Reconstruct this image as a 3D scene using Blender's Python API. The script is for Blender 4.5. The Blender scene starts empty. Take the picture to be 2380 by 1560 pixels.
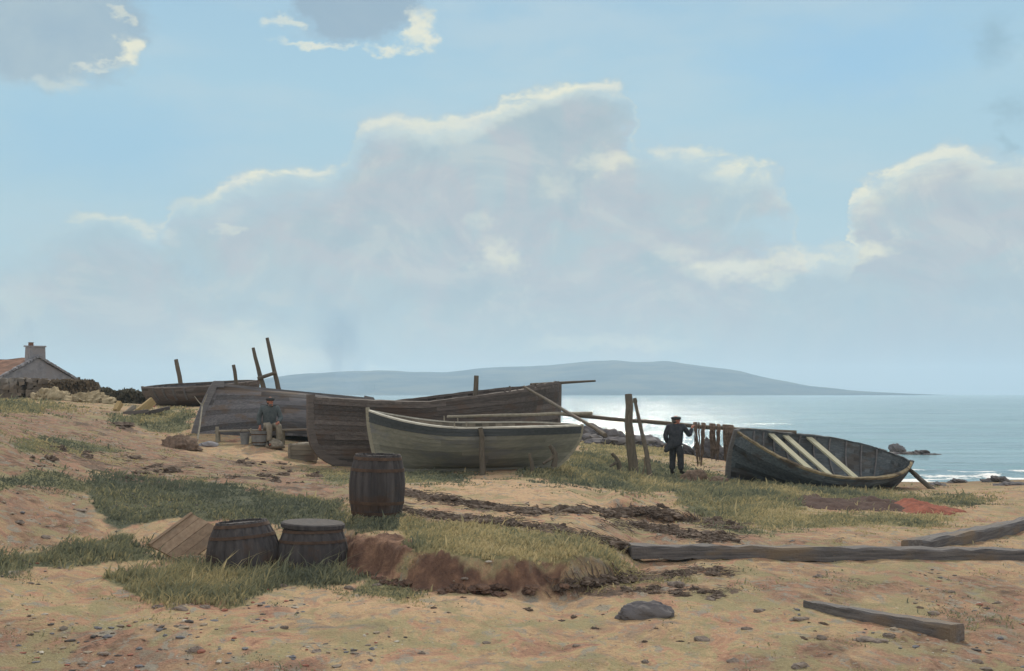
import bpy, bmesh, math, random
import numpy as np
from mathutils import Vector, Matrix, Euler

# ------------------------------------------------------------------ basics
K = 1024 / 2380.0          # photograph view units -> picture pixels
F = 1250.0                 # focal length in pixels
EYE = 2.8                  # eye height above the sea (m)
HOR = 393.5                # picture row of the horizon
rnd = random.Random(7)
nrng = np.random.default_rng(11)
sc = bpy.context.scene
col = sc.collection
R = math.radians


def at(px, py, D):
    """world point seen at (px, py) of the photograph, D metres away"""
    return Vector(((px * K - 512) / F * D, D, EYE - (py * K - HOR) / F * D))


def lin(r, g, b):
    f = lambda c: c / 12.92 if c <= .04045 else ((c + .055) / 1.055) ** 2.4
    return tuple(f(c / 255.0) for c in (r, g, b))


# ------------------------------------------------------------------ numpy noise
def _hash(ix, iy, seed):
    n = (ix.astype(np.int64) * 374761393 + iy.astype(np.int64) * 668265263 + seed * 974634721) & 0x7fffffff
    n = ((n ^ (n >> 13)) * 1274126177) & 0x7fffffff
    n = n ^ (n >> 16)
    return (n & 0xffffff) / float(0xffffff)


def vnoise(x, y, seed=0):
    ix = np.floor(x); iy = np.floor(y); fx = x - ix; fy = y - iy
    fx = fx * fx * (3 - 2 * fx); fy = fy * fy * (3 - 2 * fy)
    a = _hash(ix, iy, seed); b = _hash(ix + 1, iy, seed); c = _hash(ix, iy + 1, seed); d = _hash(ix + 1, iy + 1, seed)
    return (a * (1 - fx) + b * fx) * (1 - fy) + (c * (1 - fx) + d * fx) * fy


def fbm(x, y, seed=0, octv=4, gain=.5):
    s = 0; a = 1; t = 0
    for o in range(octv):
        s = s + a * (vnoise(x * 2 ** o, y * 2 ** o, seed + o * 17) - .5); t += a; a *= gain
    return s / t * 2


def sstep(a, b, x):
    t = np.clip((x - a) / (b - a), 0, 1)
    return t * t * (3 - 2 * t)


# ------------------------------------------------------------------ terrain height
CTRL = [  # px, py, z of the ground seen there
 (-300,1560,.95),(0,1560,.80),(600,1560,.76),(1190,1560,.74),(1800,1560,.72),(2380,1560,.70),(2700,1560,.7),
 (0,1400,.97),(400,1420,.80),(700,1385,.76),(1000,1400,.745),(1500,1400,.72),(2000,1400,.70),(2380,1400,.68),
 (780,1330,.76),(850,1345,.755),(960,1372,.745),(1130,1380,.74),(1330,1373,.735),(1440,1350,.735),(1520,1335,.735),
 (1000,1280,1.08),(1150,1275,1.10),(1300,1285,1.06),(1400,1300,.98),(1450,1300,.84),(900,1235,1.10),
 (1000,1218,1.15),(1200,1225,1.15),(1340,1240,1.08),(1450,1260,.90),
 (870,1208,1.16),(480,1318,.80),(640,1318,.79),(300,1330,.86),
 (0,1300,1.06),(0,1200,1.38),(0,1100,1.72),(0,1010,2.12),(0,950,2.40),(-300,1200,1.6),(-300,1000,2.4),
 (150,1250,1.12),(200,1150,1.36),(200,1060,1.62),(200,1000,1.9),(200,945,2.38),
 (330,1240,1.00),(450,1150,1.26),(450,1060,1.32),(600,1220,1.02),(600,1120,1.22),(640,1040,1.32),(500,1042,1.33),
 (700,1076,.98),(700,1160,1.14),(800,1120,1.06),(820,1072,.90),(340,945,2.28),(440,965,2.10),(350,1000,1.72),
 (1000,1160,1.08),(1150,1130,1.0),(1120,1102,.90),(930,1100,.96),(1290,1080,1.02),(1300,1140,.98),(1400,1180,.86),
 (1380,1066,.96),(1472,1100,.60),(1570,1104,.47),(1695,1124,.50),(1640,1110,.44),
 (1450,1140,.80),(1560,1150,.80),(1560,1190,.66),(1420,1210,.92),
 (1450,1032,.55),(1380,1020,.72),(1530,1040,.30),(1610,1052,0.02),
 (1700,1200,.66),(1900,1160,.48),(2000,1192,.52),(2200,1195,.45),(1800,1240,.66),(2100,1240,.60),(2380,1240,.55),
 (2090,1138,.13),(1960,1140,.28),(2250,1122,.05),(2380,1118,.05),(2300,1150,.25),(2380,1170,.33),(2130,1122,.02),
 (1465,1300,.745),(1700,1300,.71),(2000,1305,.69),(2380,1310,.67),(1600,1230,.76),(1900,1350,.70),
]
XYZ = [(-12.5,46.2,2.33),(-11,46.2,2.34),(-9.3,46,2.30),(-7.8,45.6,2.1),  # x, y, z far beyond the photograph's visible ground
 (-40,60,2.2),(-25,60,2.1),(-40,100,2.3),(-60,160,2.2),(-14,55,1.5),(-6,50,.9),(0,50,.75),(4,58,.6),(9,62,-.05),(14,60,-.5),
 (20,52,-.5),(30,48,-.6),(24,44,-.12),(0,75,-.4),(12,80,-1.4),(-8,85,-.3),(30,80,-1.6),(40,45,-.5),(60,100,-2),(0,120,-1.6),(-20,120,.4),
 (6,48,.5),(12.6,45,-.12),(0,160,-2),(60,160,-2.4),(20,150,-2.2),
]


def edge1(x, y):
    p = (x / np.maximum(y, 1e-3) * F + 512) / K
    e1 = np.interp(p, [760, 800, 850, 960, 1050, 1130, 1230, 1330, 1420, 1500], [14.6, 14.4, 13.95, 13.15, 13.0, 12.85, 12.9, 13.1, 13.55, 14.1])
    e1 = e1 + .34 * fbm(x * 1.0, y * .2, 5, 3) + .22 * fbm(x * 3.2, y * .5, 6, 3)
    return y - e1, np.interp(p, [770, 830, 960, 1330, 1400, 1490], [0, .30, .33, .34, .22, 0])


def step(x, y):
    u = x / np.maximum(y, 1e-3)
    p = (u * F + 512) / K
    # two turf banks: front edge distance and height by direction
    e1 = np.interp(p, [760, 800, 850, 960, 1050, 1130, 1230, 1330, 1420, 1500], [14.6, 14.4, 13.95, 13.15, 13.0, 12.85, 12.9, 13.1, 13.55, 14.1])
    e1 = e1 + .34 * fbm(x * 1.0, y * .2, 5, 3) + .22 * fbm(x * 3.2, y * .5, 6, 3)
    a1 = np.interp(p, [770, 830, 960, 1330, 1400, 1490], [0, .30, .33, .34, .22, 0])
    s = a1 * sstep(-.05, .42, y - e1) * (1 - sstep(2.0, 9, y - e1))
    e2 = np.interp(p, [1380, 1430, 1500, 1600, 1680], [22.5, 22.0, 21.6, 22.0, 23]) + .35 * fbm(x * .9, y * .2, 15, 3)
    a2 = np.interp(p, [1390, 1440, 1580, 1690], [0, .24, .22, 0])
    return s + a2 * sstep(-.05, .4, y - e2) * (1 - sstep(1.5, 8, y - e2))


_c = [at(px, py, (EYE - z) * F / (py * K - HOR)) if (py * K - HOR) > 3 else at(px, py, 45) for px, py, z in CTRL]
_cx = np.array([v.x for v in _c] + [v[0] for v in XYZ]); _cy = np.array([v.y for v in _c] + [v[1] for v in XYZ])
_cz = np.array([c[2] for c in CTRL] + [v[2] for v in XYZ])


def uv(x, y):
    y = np.clip(y, 6, 200)
    return np.clip(x / y, -.75, .75) * 2.2, np.log(y)


def _phi(r2):
    return r2 * np.log(r2 + 1e-9) * .5


_cu, _cv = uv(_cx, _cy)
_n = len(_cu)
_A = np.zeros((_n + 3, _n + 3))
_A[:_n, :_n] = _phi((_cu[:, None] - _cu[None]) ** 2 + (_cv[:, None] - _cv[None]) ** 2) + np.eye(_n) * 1.5e-3
_A[:_n, _n] = 1; _A[:_n, _n + 1] = _cu; _A[:_n, _n + 2] = _cv; _A[_n:, :_n] = _A[:_n, _n:].T
_w = np.linalg.solve(_A, np.concatenate([_cz - step(_cx, _cy), [0, 0, 0]]))


def height(x, y, detail=True):
    x = np.asarray(x, float); y = np.asarray(y, float)
    shp = x.shape; x = x.ravel(); y = y.ravel()
    z = np.empty_like(x)
    for i in range(0, len(x), 20000):
        a, b = uv(x[i:i + 20000], y[i:i + 20000])
        z[i:i + 20000] = _phi((a[:, None] - _cu) ** 2 + (b[:, None] - _cv) ** 2) @ _w[:_n] + _w[_n] + a * _w[_n + 1] + b * _w[_n + 2]
    z = z + step(x, y)
    if detail:
        k = np.clip(z / .25, 0, 1)
        near = 1 - sstep(20, 60, y)
        z = z + k * (.05 * fbm(x * .7, y * .7, 21, 3) + near * (.030 * fbm(x * 2.6, y * 1.6, 31, 3) + .016 * fbm(x * 7, y * 5, 41, 3)))
    return z.reshape(shp)


_DS = np.exp(np.linspace(math.log(7), math.log(140), 1400))


def gp(px, py):
    """ground point under a place in the photograph (ray met with the terrain)"""
    xs = (px * K - 512) / F * _DS
    zr = EYE - (py * K - HOR) / F * _DS
    d = zr - height(xs, _DS)
    i = np.argmax(d < 0)
    if d[i] >= 0:
        i = len(_DS) - 1
    j = max(i - 1, 0)
    t = d[j] / (d[j] - d[i] + 1e-9) if i != j else 0
    D = _DS[j] + (_DS[i] - _DS[j]) * min(max(t, 0), 1)
    return Vector(((px * K - 512) / F * D, D, EYE - (py * K - HOR) / F * D))


def gz(x, y):
    return float(height(np.array([x]), np.array([y]))[0])


# ------------------------------------------------------------------ mesh builder
class MB:
    def __init__(s):
        s.v = []; s.f = []; s.t = []

    def add(s, vs, fs, tone=.5):
        o = len(s.v)
        s.v.extend([tuple(v) for v in vs])
        for i, f in enumerate(fs):
            s.f.append([o + k for k in f]); s.t.append(tone[i] if hasattr(tone, '__len__') else tone)

    def box(s, c, size, rot=None, tone=.5, taper=1.0, jit=0):
        hx, hy, hz = [k / 2 for k in size]
        vs = []
        for z in (-1, 1):
            for x, y in ((-1, -1), (1, -1), (1, 1), (-1, 1)):
                t = taper if z > 0 else 1
                v = Vector((x * hx * t + rnd.uniform(-jit, jit), y * hy * t + rnd.uniform(-jit, jit), z * hz + rnd.uniform(-jit, jit)))
                if rot: v = rot @ v
                vs.append(v + Vector(c))
        s.add(vs, [(3, 2, 1, 0), (4, 5, 6, 7), (0, 1, 5, 4), (1, 2, 6, 5), (2, 3, 7, 6), (3, 0, 4, 7)], tone)

    def tube(s, pts, rad, n=8, tone=.5, flat=1.0, jit=0):
        pts = [Vector(p) for p in pts]
        if not hasattr(rad, '__len__'): rad = [rad] * len(pts)
        up = Vector((0, 0, 1)); t0 = (pts[1] - pts[0]).normalized()
        if abs(t0.dot(up)) > .9: up = Vector((1, 0, 0))
        nrm = (up - t0 * up.dot(t0)).normalized()
        vs = []; fs = []
        for i, p in enumerate(pts):
            a = pts[min(i + 1, len(pts) - 1)] - pts[max(i - 1, 0)]
            t = a.normalized() if a.length > 1e-9 else t0
            nrm = (nrm - t * nrm.dot(t)).normalized(); b = t.cross(nrm)
            for k in range(n):
                q = 2 * math.pi * k / n
                r = rad[i] * (1 + rnd.uniform(-jit, jit))
                vs.append(p + nrm * math.cos(q) * r * flat + b * math.sin(q) * r)
        for i in range(len(pts) - 1):
            for k in range(n):
                fs.append((i * n + k, i * n + (k + 1) % n, (i + 1) * n + (k + 1) % n, (i + 1) * n + k))
        fs.append(tuple(range(n))[::-1]); fs.append(tuple((len(pts) - 1) * n + k for k in range(n)))
        s.add(vs, fs, tone)

    def lathe(s, prof, n=24, M=None, tone=.5, tones=None, cap0=True, cap1=True):
        vs = []; fs = []; tt = []
        for r, z in prof:
            for k in range(n):
                q = 2 * math.pi * k / n
                v = Vector((r * math.cos(q), r * math.sin(q), z))
                vs.append(M @ v if M else v)
        for i in range(len(prof) - 1):
            for k in range(n):
                fs.append((i * n + k, i * n + (k + 1) % n, (i + 1) * n + (k + 1) % n, (i + 1) * n + k))
                tt.append(tones[k] if tones else tone)
        if cap0: fs.append(tuple(range(n))[::-1]); tt.append(tone)
        if cap1: fs.append(tuple((len(prof) - 1) * n + k for k in range(n))); tt.append(tone)
        s.add(vs, fs, tt)

    def grid(s, rows, tones=None, tone=.5, closed=False):
        n = len(rows[0]); vs = [p for r in rows for p in r]; fs = []; tt = []
        for i in range(len(rows) - 1):
            for k in range(n - 1 + (1 if closed else 0)):
                fs.append((i * n + k, i * n + (k + 1) % n, (i + 1) * n + (k + 1) % n, (i + 1) * n + k))
                tt.append(tones[i][k] if tones else tone)
        s.add(vs, fs, tt)

    def blob(s, c, size, seed=0, sub=2, rough=.25, freq=1.6, rot=0, tone=.5, flat=True):
        bm = bmesh.new(); bmesh.ops.create_icosphere(bm, subdivisions=sub, radius=1)
        vs = np.array([v.co for v in bm.verts]); fs = [[v.index for v in f.verts] for f in bm.faces]; bm.free()
        d = 1 + rough * fbm(vs[:, 0] * freq + vs[:, 2] * .7 + seed * 3.1, vs[:, 1] * freq - vs[:, 2] * freq + seed * 1.7, seed, 6 if sub > 3 else 3, .62 if sub > 3 else .5) * (2.1 if sub > 3 else 1.6)
        vs = vs * d[:, None]
        if flat: vs[:, 2] = np.where(vs[:, 2] < -.25, -.25, vs[:, 2])
        vs = vs * np.array(size)
        cr, sr = math.cos(rot), math.sin(rot)
        x = vs[:, 0] * cr - vs[:, 1] * sr; y = vs[:, 0] * sr + vs[:, 1] * cr
        s.add(np.stack([x + c[0], y + c[1], vs[:, 2] + c[2]], 1), fs, tone)

    def build(s, name, m, parent=None, smooth=False, local=None):
        me = bpy.data.meshes.new(name)
        me.from_pydata([tuple(v) for v in s.v], [], s.f); me.update()
        a = me.attributes.new('tone', 'FLOAT', 'FACE'); a.data.foreach_set('value', s.t)
        me.materials.append(m)
        if smooth: me.polygons.foreach_set('use_smooth', [True] * len(me.polygons))
        bm = bmesh.new(); bm.from_mesh(me); bmesh.ops.recalc_face_normals(bm, faces=bm.faces); bm.to_mesh(me); bm.free()
        o = bpy.data.objects.new(name, me); col.objects.link(o)
        if parent: o.parent = parent
        return o


def tag(o, label=None, cat=None, group=None, kind=None):
    if label: o['label'] = label
    if cat: o['category'] = cat
    if group: o['group'] = group
    if kind: o['kind'] = kind
    return o


def thing(name, label, cat, loc=(0, 0, 0), rot=(0, 0, 0), group=None):
    o = bpy.data.objects.new(name, None); col.objects.link(o)
    o.empty_display_size = .2; o.location = loc; o.rotation_euler = rot
    return tag(o, label, cat, group)


def rebase(o, loc):
    """put the origin of a one-mesh thing at its base"""
    o.data.transform(Matrix.Translation(-Vector(loc))); o.location = loc
    return o


def copy_thing(o, loc, rz, scale=1):
    c = o.copy(); col.objects.link(c); c.location = loc; c.rotation_euler = (o.rotation_euler.x, o.rotation_euler.y, rz)
    c.scale = (scale, scale, scale) if not hasattr(scale, '__len__') else scale
    for ch in o.children:
        d = ch.copy(); col.objects.link(d); d.parent = c
        for g in ch.children:
            e = g.copy(); col.objects.link(e); e.parent = d
    return c


# ------------------------------------------------------------------ materials
class NT:
    def __init__(s, tree):
        s.t = tree; s.n = tree.nodes; s.l = tree.links

    def new(s, typ, **kw):
        n = s.n.new(typ)
        for k, v in kw.items(): setattr(n, k, v)
        return n

    def put(s, sock, v):
        if v is None: return
        if isinstance(v, bpy.types.NodeSocket): s.l.new(v, sock)
        elif hasattr(v, '__len__') and len(v) == 3 and sock.type == 'RGBA': sock.default_value = (*v, 1)
        else: sock.default_value = v

    def math(s, op, a, b=None, c=None, clamp=False):
        n = s.new('ShaderNodeMath', operation=op, use_clamp=clamp)
        for i, v in enumerate((a, b, c)): s.put(n.inputs[i], v) if v is not None else None
        return n.outputs[0]

    def mix(s, f, a, b, mode='MIX'):
        n = s.new('ShaderNodeMix', data_type='RGBA', blend_type=mode)
        s.put(n.inputs[0], f); s.put(n.inputs[6], a); s.put(n.inputs[7], b)
        return n.outputs[2]

    def noise(s, vec, scale, detail=4, rough=.55, dim='3D', dist=0.0, color=False):
        n = s.new('ShaderNodeTexNoise', noise_dimensions=dim)
        s.put(n.inputs['Vector'], vec); n.inputs['Scale'].default_value = scale; n.inputs['Detail'].default_value = detail
        n.inputs['Roughness'].default_value = rough; n.inputs['Distortion'].default_value = dist
        return n.outputs['Color' if color else 'Fac']

    def mapping(s, vec, scale=(1, 1, 1), loc=(0, 0, 0), rot=(0, 0, 0)):
        n = s.new('ShaderNodeMapping'); s.put(n.inputs['Vector'], vec)
        n.inputs['Scale'].default_value = scale; n.inputs['Location'].default_value = loc; n.inputs['Rotation'].default_value = rot
        return n.outputs[0]

    def ramp(s, fac, stops, interp='LINEAR'):
        n = s.new('ShaderNodeValToRGB'); s.put(n.inputs[0], fac); cr = n.color_ramp; cr.interpolation = interp
        while len(cr.elements) < len(stops): cr.elements.new(.5)
        for e, (p, c) in zip(cr.elements, stops):
            e.position = p; e.color = (*c, 1) if len(c) == 3 else c
        return n.outputs[0]

    def sstep(s, x, a, b, to0=0.0, to1=1.0):
        n = s.new('ShaderNodeMapRange', interpolation_type='SMOOTHSTEP')
        s.put(n.inputs[0], x); s.put(n.inputs[1], a); s.put(n.inputs[2], b); s.put(n.inputs[3], to0); s.put(n.inputs[4], to1)
        return n.outputs[0]

    def attr(s, name):
        return s.new('ShaderNodeAttribute', attribute_name=name).outputs['Fac']

    def bump(s, h, strength=.4, dist=.02, normal=None):
        n = s.new('ShaderNodeBump'); n.inputs['Strength'].default_value = strength; n.inputs['Distance'].default_value = dist
        s.put(n.inputs['Height'], h)
        if normal: s.put(n.inputs['Normal'], normal)
        return n.outputs[0]


def material(name):
    m = bpy.data.materials.new(name); m.use_nodes = True
    t = NT(m.node_tree); b = m.node_tree.nodes['Principled BSDF']
    b.inputs['Specular IOR Level'].default_value = .25
    return m, t, b


def wood(name, c0, c1, c2=None, grain=(.8, 9, 9), rough=.85, bump=.35, tone=.5, weather=None, spec=.2):
    """grained timber: two tones along the grain, a third in patches, per-plank variation"""
    m, t, b = material(name)
    co = t.new('ShaderNodeTexCoord').outputs['Object']
    g = t.noise(t.mapping(co, grain), 3.0, 6, .65)
    base = t.ramp(g, [(.28, c0), (.68, c1)])
    patch = t.noise(t.mapping(co, (.5, 1.6, 1.6)), 1.6, 4, .6)
    if c2: base = t.mix(t.sstep(patch, .50, .66), base, c2)
    v = t.math('MULTIPLY_ADD', t.attr('tone'), tone, 1 - tone * .5)
    base = t.mix(1.0, base, v, 'MULTIPLY')
    if weather:
        sp = t.noise(t.mapping(co, (2.2, 7, 7)), 4.0, 3, .7)
        base = t.mix(t.math('MULTIPLY', t.sstep(sp, .62, .74), .6), base, weather)
    t.put(b.inputs['Base Color'], base); b.inputs['Roughness'].default_value = rough; b.inputs['Specular IOR Level'].default_value = spec
    t.put(b.inputs['Normal'], t.bump(t.math('ADD', g, t.noise(co, 30, 3, .6)), bump, .015))
    return m


def rocky(name, c0, c1, scale=3.0, rough=.9, bump=.6, dist=.05, c2=None):
    m, t, b = material(name)
    co = t.new('ShaderNodeTexCoord').outputs['Object']
    n1 = t.noise(co, scale, 7, .62); n2 = t.noise(co, scale * .35, 3, .5)
    base = t.ramp(n1, [(.32, c0), (.66, c1)])
    if c2: base = t.mix(t.sstep(n2, .48, .62), base, c2)
    v = t.math('MULTIPLY_ADD', t.attr('tone'), .5, .75)
    t.put(b.inputs['Base Color'], t.mix(1.0, base, v, 'MULTIPLY')); b.inputs['Roughness'].default_value = rough
    t.put(b.inputs['Normal'], t.bump(n1, bump, dist))
    return m


def cloth(name, c0, c1, scale=6, rough=.95, bump=.5):
    m, t, b = material(name)
    co = t.new('ShaderNodeTexCoord').outputs['Object']
    n = t.noise(co, scale, 5, .6)
    t.put(b.inputs['Base Color'], t.ramp(n, [(.3, c0), (.7, c1)])); b.inputs['Roughness'].default_value = rough
    b.inputs['Specular IOR Level'].default_value = .1
    t.put(b.inputs['Normal'], t.bump(t.noise(co, scale * 2.5, 4, .6), bump, .02))
    return m


def leafy(name, c0, c1):
    m, t, b = material(name)
    v = t.attr('tone')
    t.put(b.inputs['Base Color'], t.ramp(v, [(0, c0), (1, c1)])); b.inputs['Roughness'].default_value = .9
    b.inputs['Specular IOR Level'].default_value = .1
    return m


M = {}
M['tarred'] = wood('tarred_planks', (.066, .058, .056), (.152, .134, .124), (.12, .09, .075), tone=.8, weather=(.23, .17, .13))
M['tarred_edge'] = wood('tarred_edge_timber', (.088, .078, .074), (.165, .142, .128), None, tone=.4)
M['greyhull'] = wood('weathered_grey_planks', (.070, .071, .080), (.158, .155, .160), (.12, .095, .078), tone=.8, weather=(.19, .16, .13))
M['greystem'] = wood('weathered_stem', (.11, .112, .12), (.20, .195, .195), None, tone=.3)
M['green'] = wood('faded_green_paint', (.175, .18, .152), (.275, .272, .222), (.185, .19, .185), grain=(.5, 5, 5), tone=.34, weather=(.25, .23, .17), bump=.2)
M['darkstrake'] = wood('blue_black_paint', (.050, .060, .066), (.088, .098, .104), None, tone=.2, bump=.15)
M['palestem'] = wood('pale_painted_stem', (.24, .23, .18), (.36, .34, .27), None, tone=.3)
M['sunlit_gunwale'] = wood('sunlit_gunwale_cream', (.42, .42, .37), (.60, .59, .52), None, tone=.2)  # cream stands in for sunlight along the green boat's gunwale tops
M['bluehull'] = wood('blue_black_planks', (.050, .066, .084), (.145, .172, .192), (.075, .07, .068), tone=.9, weather=(.20, .21, .20))
M['blueinner'] = wood('dark_inner_planks', (.058, .074, .086), (.138, .158, .168), (.095, .088, .082), tone=.7)
M['ochre_edge'] = wood('worn_ochre_edge', (.20, .165, .10), (.36, .30, .19), (.10, .08, .06), tone=.5)
M['thwart'] = wood('bleached_thwart', (.36, .36, .25), (.54, .53, .39), None, grain=(9, .8, 9), tone=.25)
M['pole'] = wood('weathered_pole', (.075, .066, .052), (.155, .132, .10), (.11, .10, .088), grain=(6, 6, .7), tone=.3)
M['palepole'] = wood('bleached_pole', (.20, .185, .145), (.33, .31, .25), None, grain=(4, 4, 4), tone=.3)
M['baulk'] = wood('wet_baulk', (.050, .050, .056), (.20, .19, .185), (.19, .15, .11), grain=(.7, 11, 11), tone=.4, weather=(.26, .22, .16), bump=.9)
M['barrel'] = wood('tarred_staves', (.042, .041, .045), (.095, .088, .088), (.085, .060, .048), grain=(5, 5, .6), tone=.35, weather=(.15, .10, .07))
M['hoop'] = wood('rusty_hoop', (.06, .042, .034), (.12, .08, .058), None, grain=(4, 4, 4))
M['board'] = wood('bare_hatch_boards', (.23, .165, .115), (.38, .285, .20), (.29, .235, .18), grain=(6, .7, 6), tone=.35)
M['crate'] = wood('old_crate_boards', (.13, .12, .10), (.27, .24, .19), (.17, .13, .10), tone=.7)
M['yellowwood'] = wood('split_timber', (.36, .26, .12), (.55, .42, .22), None, grain=(.8, 7, 7), tone=.3)
M['stone'] = rocky('gable_stone', (.19, .195, .22), (.31, .305, .32), 3.0, c2=(.25, .24, .25), dist=.08)
M['drystone'] = rocky('dry_stone', (.16, .15, .145), (.33, .31, .28), 2.2, c2=(.17, .14, .11))
M['rock'] = rocky('shore_rock', (.075, .073, .085), (.20, .19, .19), 1.6, c2=(.085, .075, .07))
M['stonebit'] = rocky('beach_stone', (.12, .105, .095), (.25, .205, .17), 14, dist=.01)
M['tile'] = rocky('red_pantile', (.15, .08, .055), (.26, .145, .10), 2.5, c2=(.20, .12, .085))
M['straw'] = rocky('dried_straw', (.26, .21, .13), (.46, .38, .24), 5.0, c2=(.36, .30, .19), bump=1.0, dist=.12)
M['kelp'] = rocky('dried_kelp', (.065, .050, .042), (.165, .125, .095), 9, bump=.8, dist=.03)
M['net'] = cloth('barked_net', (.09, .068, .055), (.24, .175, .13), 14)
M['darknet'] = cloth('dark_net', (.052, .034, .031), (.105, .068, .058), 12)
M['redsail'] = cloth('red_sailcloth', (.12, .045, .036), (.36, .125, .08), 9)
M['rope'] = cloth('old_rope', (.12, .09, .065), (.2, .16, .11), 30)
M['skin'] = cloth('weathered_skin', (.36, .15, .10), (.46, .21, .14), 9, .6, .1)
M['navy'] = cloth('navy_wool', (.034, .038, .046), (.070, .076, .086), 9)
M['tealwool'] = cloth('blue_green_wool', (.065, .085, .095), (.13, .155, .16), 9)
M['trousers'] = cloth('pale_trousers', (.19, .175, .14), (.32, .29, .23), 9)
M['darktrousers'] = cloth('dark_trousers', (.034, .036, .040), (.066, .068, .074), 9)
M['boot'] = cloth('black_leather', (.022, .02, .02), (.045, .04, .038), 9, .6)
M['cap'] = cloth('dark_cap', (.035, .038, .042), (.085, .09, .09), 14)
M['scarf'] = cloth('red_scarf', (.13, .055, .042), (.20, .085, .06), 9)
M['hair'] = cloth('grey_hair', (.09, .08, .07), (.16, .145, .13), 20)
M['tin'] = rocky('galvanised_tub', (.15, .16, .165), (.26, .27, .27), 5, dist=.01)
M['wicker'] = rocky('wicker_creel', (.17, .15, .12), (.34, .31, .25), 16, dist=.02)
M['shrub'] = leafy('brown_shrub_leaves', (.10, .085, .062), (.25, .20, .145))
M['hedge'] = leafy('dark_hedge_leaves', (.07, .072, .056), (.175, .16, .12))
M['twig'] = wood('twig', (.05, .04, .03), (.10, .08, .06))
M['grass'] = None

# ------------------------------------------------------------------ polygons traced on the ground
def poly_sd(px, py, poly):
    """signed distance (photograph units, inside positive)"""
    P = np.array(poly, float); inside = np.zeros(px.shape, bool); dmin = np.full(px.shape, 1e9)
    j = len(P) - 1
    for i in range(len(P)):
        xi, yi = P[i]; xj, yj = P[j]
        c = ((yi > py) != (yj > py)) & (px < (xj - xi) * (py - yi) / (yj - yi + 1e-12) + xi)
        inside ^= c
        ex, ey = xj - xi, (yj - yi)
        t = np.clip(((px - xi) * ex + (py - yi) * ey) / (ex * ex + ey * ey + 1e-12), 0, 1)
        dmin = np.minimum(dmin, np.hypot(px - xi - ex * t, py - yi - ey * t)); j = i
    return np.where(inside, dmin, -dmin)


# outline, blade height (m), blade tone (0 dark blue-green .. 1 straw yellow)
GRASS = [
 ([(190,1100),(330,1108),(560,1128),(700,1148),(790,1168),(830,1200),(930,1196),(960,1215),(930,1238),(800,1236),(640,1228),(480,1215),(400,1205),(330,1218),(270,1240),(215,1190)], .075, .14),
 ([(-60,1290),(60,1282),(150,1262),(280,1238),(345,1268),(360,1302),(200,1312),(60,1325),(-60,1330)], .13, .30),
 ([(230,1322),(470,1308),(800,1318),(890,1338),(880,1358),(720,1362),(560,1400),(400,1408),(330,1392),(250,1358)], .17, .45),
 ([(820,1212),(960,1203),(1100,1214),(1350,1234),(1430,1258),(1440,1310),(1500,1340),(1400,1358),(1300,1330),(1200,1305),(1050,1292),(985,1312),(960,1275),(930,1242)], .07, .72),
 ([(935,1248),(1005,1262),(978,1300),(930,1345),(900,1350),(922,1300)], .055, .85),
 ([(-60,1105),(110,1092),(230,1118),(210,1150),(60,1132),(-60,1150)], .05, .42),
 ([(690,1086),(900,1090),(880,1120),(770,1132)], .045, .40),
 ([(1560,1195),(1760,1228),(1900,1240),(1700,1246)], .045, .5),
 ([(870,1345),(1010,1374),(940,1394),(780,1384)], .045, .6),
 ([(1380,1338),(1520,1338),(1600,1350),(1450,1362)], .05, .6),
 ([(20,1020),(160,1015),(300,1045),(180,1060),(40,1050)], .05, .38),
 ([(-60,925),(60,930),(200,955),(60,962),(-60,955)], .14, .35),
 ([(245,962),(380,950),(455,950),(442,1000),(400,1015),(330,1000),(260,980)], .13, .45),
 ([(1165,1098),(1290,1078),(1320,1050),(1380,1040),(1440,1060),(1560,1078),(1700,1108),(1960,1128),(2080,1146),(2310,1158),(2260,1182),(2050,1175),(1900,1172),(1790,1200),(1740,1228),(1600,1190),(1560,1148),(1440,1142),(1340,1128),(1250,1118)], .12, .42),
 ([(1640,1150),(1790,1150),(1860,1190),(2220,1196),(2200,1225),(1900,1232),(1760,1228),(1690,1205)], .07, .60),
 ([(1340,1015),(1430,1008),(1560,1030),(1570,1062),(1450,1066),(1350,1050)], .12, .72),
 ([(890,1096),(1000,1092),(1115,1096),(1080,1118),(980,1128),(900,1126)], .07, .40),
]
KELP = [  # polyline, half width (photo units), clump count, size (m)
 ([(935,1142),(985,1158),(1060,1165),(1110,1176),(1190,1186),(1270,1192),(1340,1186),(1400,1192),(1490,1190)], 7, 150, .11),
 ([(925,1184),(990,1196),(1040,1206),(1120,1210),(1230,1222),(1300,1232),(1360,1242),(1430,1268),(1490,1282),(1560,1296)], 6, 170, .085),
 ([(1410,1222),(1480,1222),(1560,1236),(1640,1248),(1700,1252)], 9, 110, .085),
 ([(1490,1190),(1560,1200),(1640,1215),(1720,1225)], 8, 80, .09),
 ([(1300,1365),(1420,1350),(1520,1338),(1620,1328),(1700,1332)], 10, 110, .06),
 ([(1380,1375),(1500,1372),(1640,1378),(1700,1372)], 9, 60, .045),
 ([(110,1040),(200,1062),(300,1075),(400,1092),(480,1090)], 14, 30, .10),
 ([(30,1075),(130,1078),(260,1100),(420,1118)], 16, 22, .10),
 ([(560,1075),(640,1090),(740,1108),(800,1112)], 14, 30, .10),
 ([(520,1110),(620,1105),(700,1128),(800,1132)], 10, 20, .09),
 ([(195,985),(240,1000),(275,985),(300,1000)], 9, 8, .16),
 ([(1330,1178),(1420,1196),(1540,1180)], 9, 50, .10),
 ([(60,1455),(240,1480),(420,1470)], 30, 10, .03),
 ([(1500,1450),(1900,1480),(2200,1430)], 45, 40, .03),
 ([(900,1430),(1100,1390),(1400,1450)], 40, 30, .03),
]


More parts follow.
